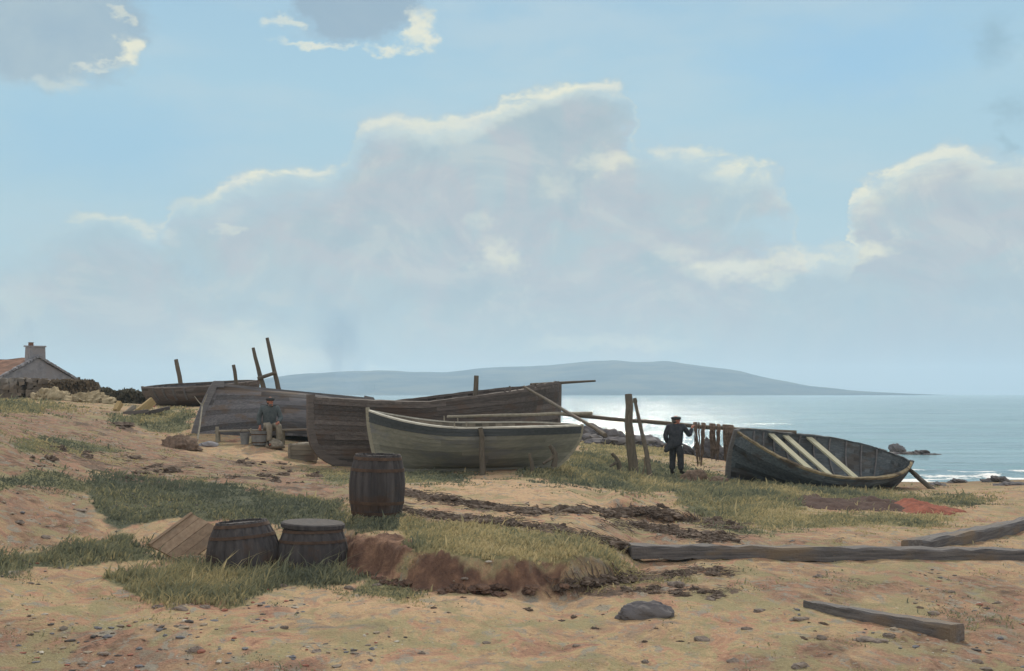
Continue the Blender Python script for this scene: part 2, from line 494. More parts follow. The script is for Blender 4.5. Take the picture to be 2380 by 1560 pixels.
def project(x, y, z):
    return (512 + F * x / y) / K, (HOR - F * (z - EYE) / y) / K


# ------------------------------------------------------------------ ground sheet
NU, NV = 560, 620
us = np.linspace(-.60, .60, NU); us = np.concatenate([np.linspace(-1.3, -.62, 24), us, np.linspace(.62, 1.3, 24)])
vs_ = np.exp(np.linspace(math.log(5.5), math.log(170), NV))
U, Y = np.meshgrid(us, vs_); X = U * Y
Z = height(X, Y)
PX, PY = project(X, Y, Z)
wx = 26 * fbm(X * 1.7, Y * 1.3, 61, 5, .62); wy = 15 * fbm(X * 1.9, Y * 1.1, 71, 5, .62)
Tuft = np.zeros_like(X); Gm = np.zeros_like(X); Gh = np.zeros_like(X); Gt = np.full_like(X, .5)
for poly, h, tn in GRASS:
    sd = poly_sd((PX + wx * 1.6) * .42, PY + wy, [(a_ * .42, b_) for a_, b_ in poly])
    m = sstep(-15, 17, sd); Tuft = np.maximum(Tuft, sstep(-48, 0, sd))
    Gt = np.where(m > Gm, tn, Gt); Gh = np.where(m > Gm, h, Gh); Gm = np.maximum(Gm, m)
Km = np.zeros_like(X)
for line, hw, cnt, size in KELP[:12]:
    L = np.array(line, float); d = np.full(X.shape, 1e9)
    for a, b in zip(L[:-1], L[1:]):
        e = b - a
        tt = np.clip(((PX - a[0]) * e[0] + (PY - a[1]) * e[1]) / (e @ e), 0, 1)
        d = np.minimum(d, np.hypot((PX - a[0] - e[0] * tt) * .35, PY + wy - a[1] - e[1] * tt))
    Km = np.maximum(Km, (1 - sstep(hw * .3, hw * 1.8, d)) * sstep(-.25, .25, fbm(X * 1.5, Y * .9, int(hw * 7), 3)) * (.75 if hw > 12 else .95))
Soil = np.zeros_like(X)
gy, gx = np.gradient(Z); slope = np.abs(gy / np.gradient(Y, axis=0))
Soil = .55 * sstep(.30, .62, slope) * (Y < 30)
red = np.maximum(poly_sd(PX + wx * .6, PY + wy * .6, [(790,1242),(925,1244),(985,1254),(945,1288),(920,1325),(905,1348),(830,1334),(795,1318)]),
                 poly_sd(PX + wx * .6, PY + wy * .6, [(940,1330),(985,1298),(1040,1286),(1085,1318),(1150,1322),(1200,1316),(1290,1326),(1320,1362),(1130,1376),(960,1370)]))
Soil = np.maximum(Soil, sstep(-4, 8, red) * (Y > 12.4))
Z = Z + Soil * (Y < 18) * (.13 * fbm(X * 4, Y * 3.5, 401, 5, .65) - .01)
Gm = Gm * (1 - .60 * Soil)
_ed, _ea = edge1(X, Y); lip = sstep(.26, .40, _ed) * (1 - sstep(.65, 1.0, _ed)) * (_ea > .12) * (PX > 930)
Gm = np.maximum(Gm, .95 * lip); Gh = np.where(lip > .3, .10, Gh); Gt = np.where(lip > .3, .68, Gt)

wet = 1 - sstep(0.0, .22, Z)
Earth = np.zeros_like(X)
Pale = np.zeros_like(X)
for poly in ([(950,1135),(1000,1110),(1120,1096),(1250,1120),(1340,1132),(1440,1150),(1420,1180),(1200,1180),(1000,1150)], [(470,1040),(650,1040),(680,1062),(640,1072),(500,1058),(400,1060)], [(1430,1290),(1480,1290),(1560,1320),(1480,1335),(1440,1320)], [(600,1385),(900,1370),(1300,1385),(1100,1430),(700,1420)]):
    Pale = np.maximum(Pale, sstep(-25, 25, poly_sd(PX + wx, PY + wy, poly)))
for w_, poly in ((.95, [(-400,955),(250,960),(330,1010),(450,1052),(650,1088),(820,1108),(820,1165),(500,1130),(200,1100),(120,1180),(-400,1150)]),
                 (.75, [(-400,1445),(250,1455),(420,1500),(760,1530),(900,1800),(-400,1800)]), (.60, [(2050,1430),(2600,1370),(2600,1800),(1300,1800),(1700,1535)]),
                 (.55, [(1440,1195),(1900,1240),(2300,1250),(2380,1290),(1480,1285),(1380,1240)]), (.6, [(0,1150),(190,1120),(240,1240),(100,1270),(-200,1290)]), (.5, [(1480,1310),(2400,1320),(2400,1420),(1600,1400),(1300,1380)])):
    Earth = np.maximum(Earth, w_ * sstep(-40, 40, poly_sd(PX + wx * 1.5, PY + wy * 1.5, poly)))
Tuft = np.maximum(Tuft, .8 * Earth)


def sheet(name, X, Y, Z, m, attrs):
    nv, nu = X.shape
    me = bpy.data.meshes.new(name)
    me.vertices.add(nv * nu); me.vertices.foreach_set('co', np.stack([X, Y, Z], -1).astype(np.float32).ravel())
    i = np.arange(nv * nu).reshape(nv, nu)
    q = np.stack([i[:-1, :-1], i[:-1, 1:], i[1:, 1:], i[1:, :-1]], -1).reshape(-1, 4)
    me.loops.add(q.size); me.polygons.add(len(q))
    me.loops.foreach_set('vertex_index', q.ravel().astype(np.int32))
    me.polygons.foreach_set('loop_start', (np.arange(len(q)) * 4).astype(np.int32))
    me.polygons.foreach_set('loop_total', np.full(len(q), 4, np.int32))
    me.update(calc_edges=True); me.validate()
    me.polygons.foreach_set('use_smooth', [True] * len(q))
    for k, a in attrs.items():
        at_ = me.attributes.new(k, 'FLOAT', 'POINT'); at_.data.foreach_set('value', a.astype(np.float32).ravel())
    me.materials.append(m)
    o = bpy.data.objects.new(name, me); col.objects.link(o)
    return o


def ground_material():
    m, t, b = material('sand_and_turf')
    co = t.new('ShaderNodeTexCoord').outputs['Object']
    flat = t.mapping(co, (1, 1, .3))
    big = t.noise(t.mapping(co, (.55, .40, .3)), 1.0, 4, .6)
    mid = t.noise(t.mapping(co, (2.0, 1.2, 1)), 1.6, 5, .62, dist=.6)
    fine = t.noise(flat, 16, 5, .65)
    hue = t.noise(t.mapping(co, (.85, .55, 1), (7, 3, 1)), 1.3, 6, .70, dist=.9)
    sand = t.ramp(hue, [(.35, (.22, .185, .155)), (.42, (.38, .265, .165)), (.47, (.47, .335, .20)), (.515, (.36, .31, .18)), (.56, (.45, .275, .18)), (.63, (.28, .165, .12))])
    sand = t.mix(t.sstep(big, .46, .66, 0, .5), sand, (.49, .35, .22))
    sand = t.mix(t.math('MULTIPLY', t.attr('pale'), t.sstep(hue, .36, .5, .45, .85)), sand, (.54, .375, .235))
    et = t.math('MULTIPLY_ADD', t.math('SUBTRACT', t.noise(t.mapping(co, (1.1, .55, 1), (2, 2, 2)), 1.6, 5, .62, dist=.6), .5), 1.8, t.attr('earth'))
    earthc = t.ramp(t.noise(t.mapping(co, (1.6, .8, 1), (5, 5, 2)), 2.0, 5, .65, dist=.6), [(.36, (.10, .066, .054)), (.44, (.20, .122, .088)), (.50, (.285, .19, .135)), (.55, (.235, .135, .098)), (.62, (.20, .17, .135))])
    sand = t.mix(t.math('MULTIPLY', t.sstep(et, .15, .70), .92), sand, earthc)
    cool = t.noise(t.mapping(co, (3.2, 1.5, 1), (1, 8, 3)), 2.2, 4, .6, dist=.5)
    sand = t.mix(t.math('MULTIPLY', t.sstep(cool, .53, .64), .8), sand, (.27, .265, .225))
    pink = t.noise(t.mapping(co, (2.6, 1.1, 1), (4, 2, 9)), 2.0, 4, .6, dist=.5)
    sand = t.mix(t.math('MULTIPLY', t.sstep(pink, .53, .64), .65), sand, (.385, .225, .155))
    ol = t.noise(t.mapping(co, (1.2, .7, 1), (9, 5, 2)), 1.5, 6, .66, dist=.7)
    sand = t.mix(t.math('MULTIPLY', t.sstep(ol, .50, .62), .80), sand, (.29, .265, .15))
    # weed scraps and gravel lying in streaks
    sp = t.noise(t.mapping(co, (6.5, 3.2, 3)), 2.4, 4, .72)
    dens = t.noise(t.mapping(co, (.9, .5, 1), (3, 1, 1)), 1.2, 3, .6)
    spk = t.math('MULTIPLY', t.sstep(sp, .60, .67), t.sstep(dens, .36, .62))
    sand = t.mix(t.math('MULTIPLY', spk, .65), sand, (.17, .125, .10))
    vor = t.new('ShaderNodeTexVoronoi'); t.put(vor.inputs['Vector'], t.mapping(co, (1, .8, 1))); vor.inputs['Scale'].default_value = 26
    peb = t.math('MULTIPLY', t.math('LESS_THAN', vor.outputs['Distance'], .24), t.math('LESS_THAN', t.noise(flat, 5, 2, .5), .52))
    pc = t.ramp(t.new('ShaderNodeSeparateColor').outputs[0], [(0, (.1, .1, .12)), (1, (.1, .1, .12))])
    sepn = t.new('ShaderNodeSeparateColor'); t.l.new(vor.outputs['Color'], sepn.inputs[0])
    pc = t.ramp(sepn.outputs[0], [(0, (.10, .09, .09)), (.3, (.17, .185, .22)), (.5, (.38, .31, .24)), (.7, (.33, .13, .09)), (.85, (.48, .46, .40)), (1, (.12, .12, .13))], 'CONSTANT')
    pick = t.math('LESS_THAN', sepn.outputs[1], .34)
    sand = t.mix(t.math('MULTIPLY', t.math('MULTIPLY', peb, pick), .75), sand, pc)
    gr = t.math('MULTIPLY_ADD', t.noise(co, 55, 3, .7), .9, .53)
    gr2 = t.math('MULTIPLY_ADD', t.noise(co, 150, 2, .6), .5, .75)
    sand = t.mix(1.0, sand, t.math('MULTIPLY', gr, gr2), 'MULTIPLY')
    # turf under the blades
    gt = t.attr('gtone')
    gcol = t.ramp(t.math('ADD', gt, t.math('MULTIPLY', t.math('SUBTRACT', mid, .5), 1.3)), [(.05, (.095, .108, .080)), (.35, (.155, .165, .105)), (.6, (.24, .225, .125)), (.9, (.38, .31, .16))])
    gm = t.math('ADD', t.attr('gmask'), t.math('MULTIPLY', t.math('SUBTRACT', mid, .5), .9))
    c = t.mix(t.sstep(gm, .50, .78), sand, t.mix(1.0, gcol, (.88, .88, .86), 'MULTIPLY'))
    soil = t.ramp(t.noise(co, 5, 6, .65), [(.3, (.075, .050, .042)), (.5, (.165, .10, .074)), (.7, (.31, .19, .125))])
    c = t.mix(t.sstep(t.math('ADD', t.attr('soil'), t.math('MULTIPLY', t.math('SUBTRACT', mid, .5), 1.6)), .28, .80), c, soil)
    soil = t.mix(1.0, soil, t.math('MULTIPLY_ADD', t.noise(co, 22, 5, .7), 1.5, .25), 'MULTIPLY')
    kelp = t.ramp(t.noise(co, 9, 4, .6), [(.3, (.085, .066, .055)), (.7, (.20, .145, .11))])
    c = t.mix(t.sstep(t.math('ADD', t.attr('kmask'), t.math('MULTIPLY', t.math('SUBTRACT', sp, .5), 1.6)), .50, .74), c, kelp)
    c = t.mix(t.math('MULTIPLY', t.attr('wet'), .55), c, t.mix(1.0, c, (.45, .43, .42), 'MULTIPLY'))
    t.put(b.inputs['Base Color'], c); b.inputs['Roughness'].default_value = .95; b.inputs['Specular IOR Level'].default_value = .08
    fine = t.math('ADD', fine, t.math('MULTIPLY', t.noise(co, 45, 3, .65), .6))
    h = t.math('ADD', t.math('MULTIPLY', fine, .6), t.math('ADD', mid, t.math('MULTIPLY', sp, .6)))
    t.put(b.inputs['Normal'], t.bump(h, .75, .07))
    return m


ground = sheet('ground', X, Y, Z, ground_material(), dict(gmask=Gm, gtone=Gt, soil=Soil, kmask=Km, wet=wet, earth=Earth, pale=Pale))
tag(ground, kind='structure')

# ------------------------------------------------------------------ grass blades (uncountable)
def grass_blades():
    # candidate points over the sheet, kept in proportion to the mask and the ground area they stand on
    n = 1100000
    gi = nrng.integers(0, NV - 1, n); gj = nrng.integers(24, 24 + NU - 1, n)
    fi = nrng.random(n); fj = nrng.random(n)
    y = vs_[gi] + (vs_[gi + 1] - vs_[gi]) * fi
    u = us[gj] + (us[gj + 1] - us[gj]) * fj
    x = u * y
    m = Gm[gi, gj]; clump = fbm(x * 3.0, y * 2.2, 91, 3)
    inview = (np.abs(u) < .47) & (y > 8)
    big = fbm(x * .8, y * .55, 93, 4)
    keep = inview & (nrng.random(n) < np.clip(1.9 * (m + .55 * clump + .5 * big - .34), 0, .95) * np.clip(.35 + m, 0, 1))
    keep &= ~((y > 60))
    tuft = fbm(x * 2.2, y * 1.5, 97, 4, .6)
    tk = inview & ~keep & (Tuft[gi, gj] * (tuft - .16) * 3.2 > nrng.random(n)) & (Soil[gi, gj] < .4)
    Gh_ = np.where(Gh[gi, gj] < .03, .055, Gh[gi, gj]); keep = (keep | tk) & (y < 60)
    x = x[keep]; y = y[keep]; h = Gh_[keep]; _h0 = Gh[gi, gj][keep]; tn = Gt[gi, gj][keep]; cl = clump[keep]; m_ = m[keep]
    n = len(x); z = height(x, y)
    h = h * (.20 + .55 * nrng.random(n) ** 1.8) * (1 + .8 * cl) * np.interp(m_, [0, .5, 1], [.45, .8, 1.0])
    h = np.where(nrng.random(n) < .03, h * 2.3 + .03, h)
    wd = np.clip(y * .00055, .005, .03) * (.7 + .8 * nrng.random(n))
    a = nrng.random(n) * 2 * np.pi; lean = h * (.3 + 1.5 * nrng.random(n) ** 1.5); la = nrng.normal(.3, 1.5, n)
    bx = np.cos(a) * wd; by = np.sin(a) * wd
    lx = np.cos(la) * lean; ly = np.sin(la) * lean
    V = np.empty((n, 5, 3))
    V[:, 0] = np.stack([x - bx, y - by, z - .02], 1); V[:, 1] = np.stack([x + bx, y + by, z - .02], 1)
    V[:, 2] = np.stack([x + lx * .35 + bx * .8, y + ly * .35 + by * .8, z + h * .6], 1)
    V[:, 3] = np.stack([x + lx * .35 - bx * .8, y + ly * .35 - by * .8, z + h * .6], 1)
    V[:, 4] = np.stack([x + lx, y + ly, z + h], 1)
    base = np.arange(n)[:, None] * 5
    loops = np.concatenate([base + np.array([0, 1, 2, 3]), base + np.array([3, 2, 4])], 1).astype(np.int32)
    me = bpy.data.meshes.new('grass')
    me.vertices.add(n * 5); me.vertices.foreach_set('co', V.astype(np.float32).ravel())
    me.loops.add(n * 7); me.polygons.add(n * 2)
    me.loops.foreach_set('vertex_index', loops.ravel())
    ls = (np.arange(n)[:, None] * 7 + np.array([0, 4])).astype(np.int32); lt = np.tile(np.array([4, 3], np.int32), n)
    me.polygons.foreach_set('loop_start', ls.ravel()); me.polygons.foreach_set('loop_total', lt)
    me.update(calc_edges=True); me.validate()
    tone = np.clip(tn + .18 * nrng.normal(size=n) + .75 * fbm(x * .9, y * .6, 95, 4) + .15 * (m_ < .5), 0, 1)
    a_ = me.attributes.new('tone', 'FLOAT', 'FACE'); a_.data.foreach_set('value', np.repeat(tone, 2).astype(np.float32))
    m, t, b = material('grass_blades')
    c = t.ramp(t.attr('tone'), [(0, (.115, .135, .105)), (.3, (.195, .21, .14)), (.6, (.295, .28, .165)), (.85, (.43, .365, .20)), (1, (.52, .44, .26))])
    t.put(b.inputs['Base Color'], c); b.inputs['Roughness'].default_value = .85; b.inputs['Specular IOR Level'].default_value = .15
    tr = t.new('ShaderNodeBsdfTranslucent'); t.put(tr.inputs[0], c)
    mx = t.new('ShaderNodeMixShader'); mx.inputs[0].default_value = .35
    t.l.new(b.outputs[0], mx.inputs[1]); t.l.new(tr.outputs[0], mx.inputs[2]); t.l.new(mx.outputs[0], t.n['Material Output'].inputs[0])
    me.materials.append(m)
    o = bpy.data.objects.new('grass', me); col.objects.link(o)
    print('blades', n)
    return o


tag(grass_blades(), 'rough olive and straw coloured grass growing in patches on the sandy shore', 'grass', kind='stuff')

# ------------------------------------------------------------------ dried seaweed along the old tide lines (uncountable)
mb = MB()
for line, hw, cnt, size in KELP:
    L = [Vector((a, b)) for a, b in line]
    seg = [(b - a).length for a, b in zip(L[:-1], L[1:])]; tot = sum(seg)
    for k in range(int(cnt * 1.25)):
        d = rnd.random() * tot; i = 0
        if fbm(np.array([d * .022 + hw]), np.array([hw * 3.1]), 55, 3)[0] < (-.22 if cnt >= 80 else 0): continue
        while d > seg[i] and i < len(seg) - 1: d -= seg[i]; i += 1
        p = L[i] + (L[i + 1] - L[i]) * min(d / seg[i], 1)
        g = gp(p.x + rnd.gauss(0, hw), p.y + rnd.gauss(0, hw * .5))
        if g.y > 50: continue
        s = size * rnd.uniform(.25, 1.0) ** 1.3
        mb.blob((g.x, g.y, g.z + s * .02), (s * rnd.uniform(.9, 1.9), s * rnd.uniform(.6, 1.1), s * rnd.uniform(.35, .75)), k + int(hw * 100), 3, .75, 2.6, rnd.uniform(-.8, .8), rnd.random())
for line, hw, cnt, size in KELP[:7]:
    for k in range(cnt * 2):
        i = rnd.randrange(len(line) - 1); q = rnd.random(); a_ = line[i]; b_ = line[i + 1]
        g = gp(a_[0] + (b_[0] - a_[0]) * q + rnd.gauss(0, hw * 1.4), a_[1] + (b_[1] - a_[1]) * q + rnd.gauss(0, hw * .8))
        if g.y > 50: continue
        l = size * rnd.uniform(1.0, 3.0); a0 = rnd.uniform(-.7, .7) + (math.pi if rnd.random() < .5 else 0); pts = []; p_ = g.copy()
        for j in range(5):
            pts.append(Vector((p_.x, p_.y, gz(p_.x, p_.y) + .015 + rnd.random() * size * .25))); a0 += rnd.uniform(-.7, .7); p_ = p_ + Vector((math.cos(a0), math.sin(a0), 0)) * l / 4
        mb.tube(pts, [size * .05, size * .12, size * .14, size * .1, size * .03], 5, rnd.random(), flat=.45)
tag(mb.build('seaweed', M['kelp']), 'dark brown dried seaweed lying in wavy strand lines across the sand', 'seaweed', kind='stuff')

# small gravel (uncountable)
mb = MB()
gx_ = nrng.uniform(-.44, .44, 2600); gy_ = np.exp(nrng.uniform(math.log(8.8), math.log(19), 2600)); gx_ = gx_ * gy_
gz_ = height(gx_, gy_); keepg = (fbm(gx_ * .8, gy_ * .6, 77, 3) > .12)
for x, y, z, k in zip(gx_, gy_, gz_, keepg):
    if not k: continue
    s = rnd.choice((.008, .010, .013, .018, .024)) * rnd.uniform(.8, 1.4)
    mb.blob((x, y, z + s * .1), (s * rnd.uniform(1, 2), s * rnd.uniform(.8, 1.3), s * rnd.uniform(.4, .8)), rnd.randrange(99), 1, .3, 1.5, rnd.uniform(0, 6), rnd.random())
m, t, b = material('gravel')
co = t.attr('tone')
t.put(b.inputs['Base Color'], t.ramp(co, [(0, (.085, .078, .075)), (.25, (.15, .155, .17)), (.45, (.30, .25, .19)), (.62, (.20, .17, .14)), (.78, (.28, .12, .085)), (.9, (.45, .42, .36))], 'CONSTANT'))
b.inputs['Roughness'].default_value = .9
tag(mb.build('gravel', m), 'scattered gravel and shell bits in the near sand', 'gravel', kind='stuff')

# ------------------------------------------------------------------ sea
def sea():
    ys = np.exp(np.linspace(math.log(34), math.log(3380), 520)); us2 = np.linspace(-1, 1, 420) ** 3 * .35 + np.linspace(-1, 1, 420) * .6
    U, Yy = np.meshgrid(us2, ys); Xx = U * Yy
    amp = np.clip(.05 * (Yy / 60) ** .25, 0, .07) * (1 - sstep(300, 900, Yy))
    Zz = amp * (fbm(Xx * .10, Yy * .45, 201, 4) + .35 * fbm(Xx * .5, Yy * 1.2, 211, 3))
    hb = height(Xx[Yy < 160].ravel(), Yy[Yy < 160].ravel(), False)
    depth = np.full(Xx.shape, 3.0); depth[Yy < 160] = -hb
    shore = (1 - sstep(.03, .75, depth)) * (Xx > 6)
    # small breakers running along the beach
    ph = depth * 9 + 1.6 * fbm(Xx * .25, Yy * .25, 221, 3)
    wave = np.clip(np.sin(ph * 2.2), 0, 1) ** 3 * shore
    Zz = Zz + .10 * wave
    foam = np.clip(wave * 1.1 * sstep(-.15, .35, fbm(Xx * .35, Yy * .6, 231, 3)), 0, 1)
    foam = np.maximum(foam, (1 - sstep(.0, .10, depth)) * (Xx > 6) * sstep(-.2, .2, fbm(Xx * .7, Yy * .9, 241, 3)))
    m, t, b = material('sea_water')
    co = t.new('ShaderNodeTexCoord').outputs['Object']
    w1 = t.noise(t.mapping(co, (.18, .75, 1)), 1.0, 6, .62, dist=.4)
    w2 = t.noise(t.mapping(co, (.012, .05, 1)), 1.0, 4, .55)
    c = t.ramp(w2, [(.35, (.115, .23, .28)), (.6, (.17, .31, .345))])
    c = t.mix(t.sstep(t.noise(t.mapping(co, (.05, .35, 1), (3, 1, 0)), 1.0, 4, .6), .52, .64, 0, .6), c, (.14, .34, .34))
    fo = t.attr('foam')
    f2 = t.sstep(t.math('ADD', fo, t.math('MULTIPLY', t.math('SUBTRACT', t.noise(t.mapping(co, (2, 4, 1)), 2.0, 4, .6), .5), 1.0)), .38, .62)
    t.put(b.inputs['Base Color'], t.mix(f2, c, (.82, .84, .84)))
    t.put(b.inputs['Roughness'], t.mix(f2, (.13,) * 3, (.9,) * 3))
    b.inputs['IOR'].default_value = 1.33; b.inputs['Specular IOR Level'].default_value = .5
    t.put(b.inputs['Normal'], t.bump(t.math('ADD', w1, t.math('MULTIPLY', w2, 3.5)), .70, .40))
    return sheet('sea', Xx, Yy, Zz, m, dict(foam=foam))


tag(sea(), kind='structure')

# ------------------------------------------------------------------ headland across the bay
def headland():
    prof = [(420, 912), (560, 896), (640, 880), (690, 870), (780, 863), (880, 859), (960, 862), (1040, 865), (1100, 858), (1150, 853), (1220, 851), (1290, 848), (1340, 842), (1380, 838), (1420, 835), (1480, 840), (1540, 839), (1600, 845), (1680, 858), (1760, 875), (1840, 893), (1930, 905), (2050, 913.5)]
    D0 = 2400.0
    px = np.array([p[0] for p in prof], float); hh = np.array([(HOR - p[1] * K) / F * D0 for p in prof]) + EYE
    n = 260; P = np.linspace(420, 2060, n); H = np.maximum(np.interp(P, px, hh), .0)
    H = H + (H > 6) * (2.2 * fbm(P * .022, P * 0, 321, 4, .6)); sm = np.convolve(np.pad(H, 2, mode='edge'), np.ones(5) / 5, 'valid'); H = sm
    rows = 60; q = np.linspace(0, 1, rows)
    Xh = ((P * K - 512) / F * D0)[None, :] * np.ones((rows, 1))
    Yh = D0 - 380 + 760 * q[:, None] + 30 * fbm(Xh * .004, q[:, None] * 3 * np.ones_like(Xh), 301, 3)
    prf = np.sin(np.pi * q)[:, None] ** .8
    Zh = H[None, :] * prf * (1 + .10 * fbm(Xh * .006, Yh * .008, 311, 4) * (prf < .97)) - 1.0
    m, t, b = material('headland_moor')
    co = t.new('ShaderNodeTexCoord').outputs['Object']
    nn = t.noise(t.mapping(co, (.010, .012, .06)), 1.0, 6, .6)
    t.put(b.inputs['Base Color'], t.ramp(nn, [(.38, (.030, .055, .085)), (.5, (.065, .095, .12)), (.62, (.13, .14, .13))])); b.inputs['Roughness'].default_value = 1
    b.inputs['Specular IOR Level'].default_value = 0
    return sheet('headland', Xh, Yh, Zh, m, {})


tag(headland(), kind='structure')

# ------------------------------------------------------------------ boats
def hull_pt(p, s, h, side):
    s0 = p.get('s0', 0.0)
    zs = p['H'] + (p['Hb'] - p['H']) * (max(s - s0, 0) / (1 - s0)) ** 2 + (p['Ha'] - p['H']) * (max(s0 - s, 0) / (1 + s0)) ** p.get('ea', 2.0)
    half = p['L'] / 2 - (p['rb'] * (1 - h) ** p.get('kb', 2.0) if s >= 0 else p['ra'] * (1 - h) ** p.get('ka', 2.0))
    b = p['B'] * (1 - abs(s) ** 2.3) ** .85 if abs(s) < 1 else 0
    fm = (1 - (1 - h) ** 2.3) ** .72; fe = h ** 1.15; w = abs(s) ** 1.6
    return Vector((s * half, side * b * (fm * (1 - w) + fe * w), zs * h))


def hull_off(p, s, h, side, d):
    e = .004
    s1, s2 = max(s - e, -1), min(s + e, 1); h1, h2 = max(h - e, 0), min(h + e, 1)
    a = hull_pt(p, s2, h, side) - hull_pt(p, s1, h, side); c = hull_pt(p, s, h2, side) - hull_pt(p, s, h1, side)
    n = a.cross(c)
    if n.length < 1e-9: n = Vector((0, side, 0))
    n.normalize()
    if n.y * side < 0: n = -n
    v = hull_pt(p, s, h, side) + n * d
    if v.y * side < .006: v.y = side * .006
    return v


def build_hull(p, root, mat_out, mat_in, strakes=9, lap=.012, thick=.03, top_strake=None, ragged=0):
    S = [math.sin(math.pi / 2 * k / 24) for k in range(-24, 25)]
    out = MB(); inn = MB(); top = MB()
    for side in (1, -1):
        rr = random.Random(int(p['L'] * 100) + side)
        for j in range(strakes):
            h0, h1 = j / strakes, (j + 1) / strakes
            tgt = top if (top_strake and j >= strakes - 2) else out
            seg = [rr.random() for _ in range(4)]; joint = rr.randrange(0, 12)
            tone = [[seg[min(3, (k + joint) // 16)] for k in range(len(S) - 1)]] * 3
            hb = h0 - .12 / strakes if j else h0
            rows = [[hull_off(p, s, max(hb, 0), side, lap * 1.0) for s in S], [hull_off(p, s, (h0 + h1) / 2, side, lap * .55) for s in S], [hull_off(p, s, h1, side, .002) for s in S]]
            tgt.grid([[hull_off(p, s, max(hb, 0), side, -.004) for s in S]] + rows, tone)
        hs = [1 - k / 10 for k in range(11)]
        rows = [[hull_off(p, s, h, side, -thick) for s in S] for h in hs]
        inn.grid(rows, [[rr.random() for k in range(len(S) - 1)] if i % 2 == 0 else [.5] * (len(S) - 1) for i in range(10)])
        out.grid([[hull_off(p, s, 1, side, .002) for s in S], [hull_off(p, s, 1, side, -thick) for s in S]], tone=.7)
    out.build('hull', mat_out, root)
    inn.build('inner_planking', mat_in, root)
    if top_strake: top.build('top_strake', top_strake, root)


def stem_post(p, root, end, m, w=.07, d=.11, name='stem_post', extra=.04):
    pts = [hull_pt(p, end, 0, 1) - Vector((end * .25, 0, .02))] + [hull_pt(p, end, k / 14, 1) for k in range(15)]
    pts.append(pts[-1] + (pts[-1] - pts[-2]).normalized() * extra)
    mb = MB(); rows = []
    for i, v in enumerate(pts):
        t = (pts[min(i + 1, len(pts) - 1)] - pts[max(i - 1, 0)]).normalized()
        o = Vector((t.z, 0, -t.x)) * (1 if end > 0 else 1)
        if o.x * end < 0: o = -o
        y = Vector((0, w / 2, 0))
        rows.append([v - o * d * .4 - y, v + o * d * .6 - y * .7, v + o * d * .6 + y * .7, v - o * d * .4 + y])
    mb.grid(rows, closed=True, tone=.6); mb.add(rows[-1], [(0, 1, 2, 3)], .8); mb.add(rows[0], [(0, 1, 2, 3)], .8)
    return mb.build(name, m, root)


def keel(p, root, m, w=.07, d=.10):
    mb = MB(); a = hull_pt(p, 1, 0, 1).x - .1; b = hull_pt(p, -1, 0, 1).x + .05
    mb.box(((a + b) / 2, 0, -d / 2 + .02), (a - b, w, d), tone=.4)
    mb.build('keel', m, root)


def gunwale(p, root, side, m, w=.055, hgt=.045, rag=0.0, name='gunwale'):
    S = [math.sin(math.pi / 2 * k / 30) for k in range(-30, 31)]
    rows = []
    rr = random.Random(side + 5)
    for s in S:
        o = hull_off(p, s, 1, side, .016); i = hull_off(p, s, 1, side, -w)
        z = Vector((0, 0, hgt * .5 + rr.uniform(-rag, rag)))
        lo = Vector((0, 0, -hgt * .7))
        rows.append([o + lo, o + z, i + z, i + lo])
    mb = MB(); mb.grid(rows, closed=True, tones=[[rr.random()] * 4 for _ in S])
    return mb.build(name, m, root)


def rib(p, root, s, side, m, w=.05, t=.035, thick=.03, h0=.06, h1=.98):
    rows = []
    for k in range(9):
        h = h0 + (h1 - h0) * k / 8
        a = hull_off(p, s, h, side, -thick + .004); b = hull_off(p, s, h, side, -thick - t)
        d = Vector((w / 2, 0, 0)); rows.append([a - d, b - d, b + d, a + d])
    mb = MB(); mb.grid(rows, closed=True, tone=.6); mb.add(rows[-1], [(0, 1, 2, 3)]); return mb.build('rib', m, root)


def thwart(p, root, s, h, m, w=.22, t=.045, thick=.03):
    a = hull_off(p, s, h, 1, -thick); b = hull_off(p, s, h, -1, -thick)
    mb = MB(); mb.box((a + b) / 2, (w, (a - b).length, t), tone=rnd.random(), jit=.006)
    return mb.build('thwart', m, root)


def root_at(name, label, cat, x, y, z, yaw, heel, pitch, group=None):
    Rm = Matrix.Rotation(yaw, 4, 'Z') @ Matrix.Rotation(pitch, 4, 'Y') @ Matrix.Rotation(heel, 4, 'X')
    o = thing(name, label, cat, (x, y, z), (0, 0, 0), group); o.rotation_euler = Rm.to_euler(); return o


# -- the open boat heeled over on the right
pR = dict(L=6.288, B=1.239, H=.924, Hb=1.499, Ha=.889, rb=.295, ra=.34)
o = root_at('rowing_boat', 'blue-black open boat heeled on its side on the right, three pale thwarts showing', 'boat', 8.368, 34.73, .27, 3.581, -.462, -.067)
build_hull(pR, o, M['bluehull'], M['blueinner'], 9, .022)
stem_post(pR, o, 1, M['greystem'], .09, .13); stem_post(pR, o, -1, M['bluehull'], .08, .11, 'stern_post')
keel(pR, o, M['bluehull'])
for sd in (1, -1): gunwale(pR, o, sd, M['ochre_edge'] if sd > 0 else M['blueinner'], rag=.012)
for s in (.62, .47, .32, .16, 0, -.16, -.32, -.48, -.62, -.75):
    for sd in (1, -1): rib(pR, o, s, sd, M['greystem'])
for s in (.36, .17, -.10): thwart(pR, o, s, .93, M['thwart'], .20)
BOAT_R = o

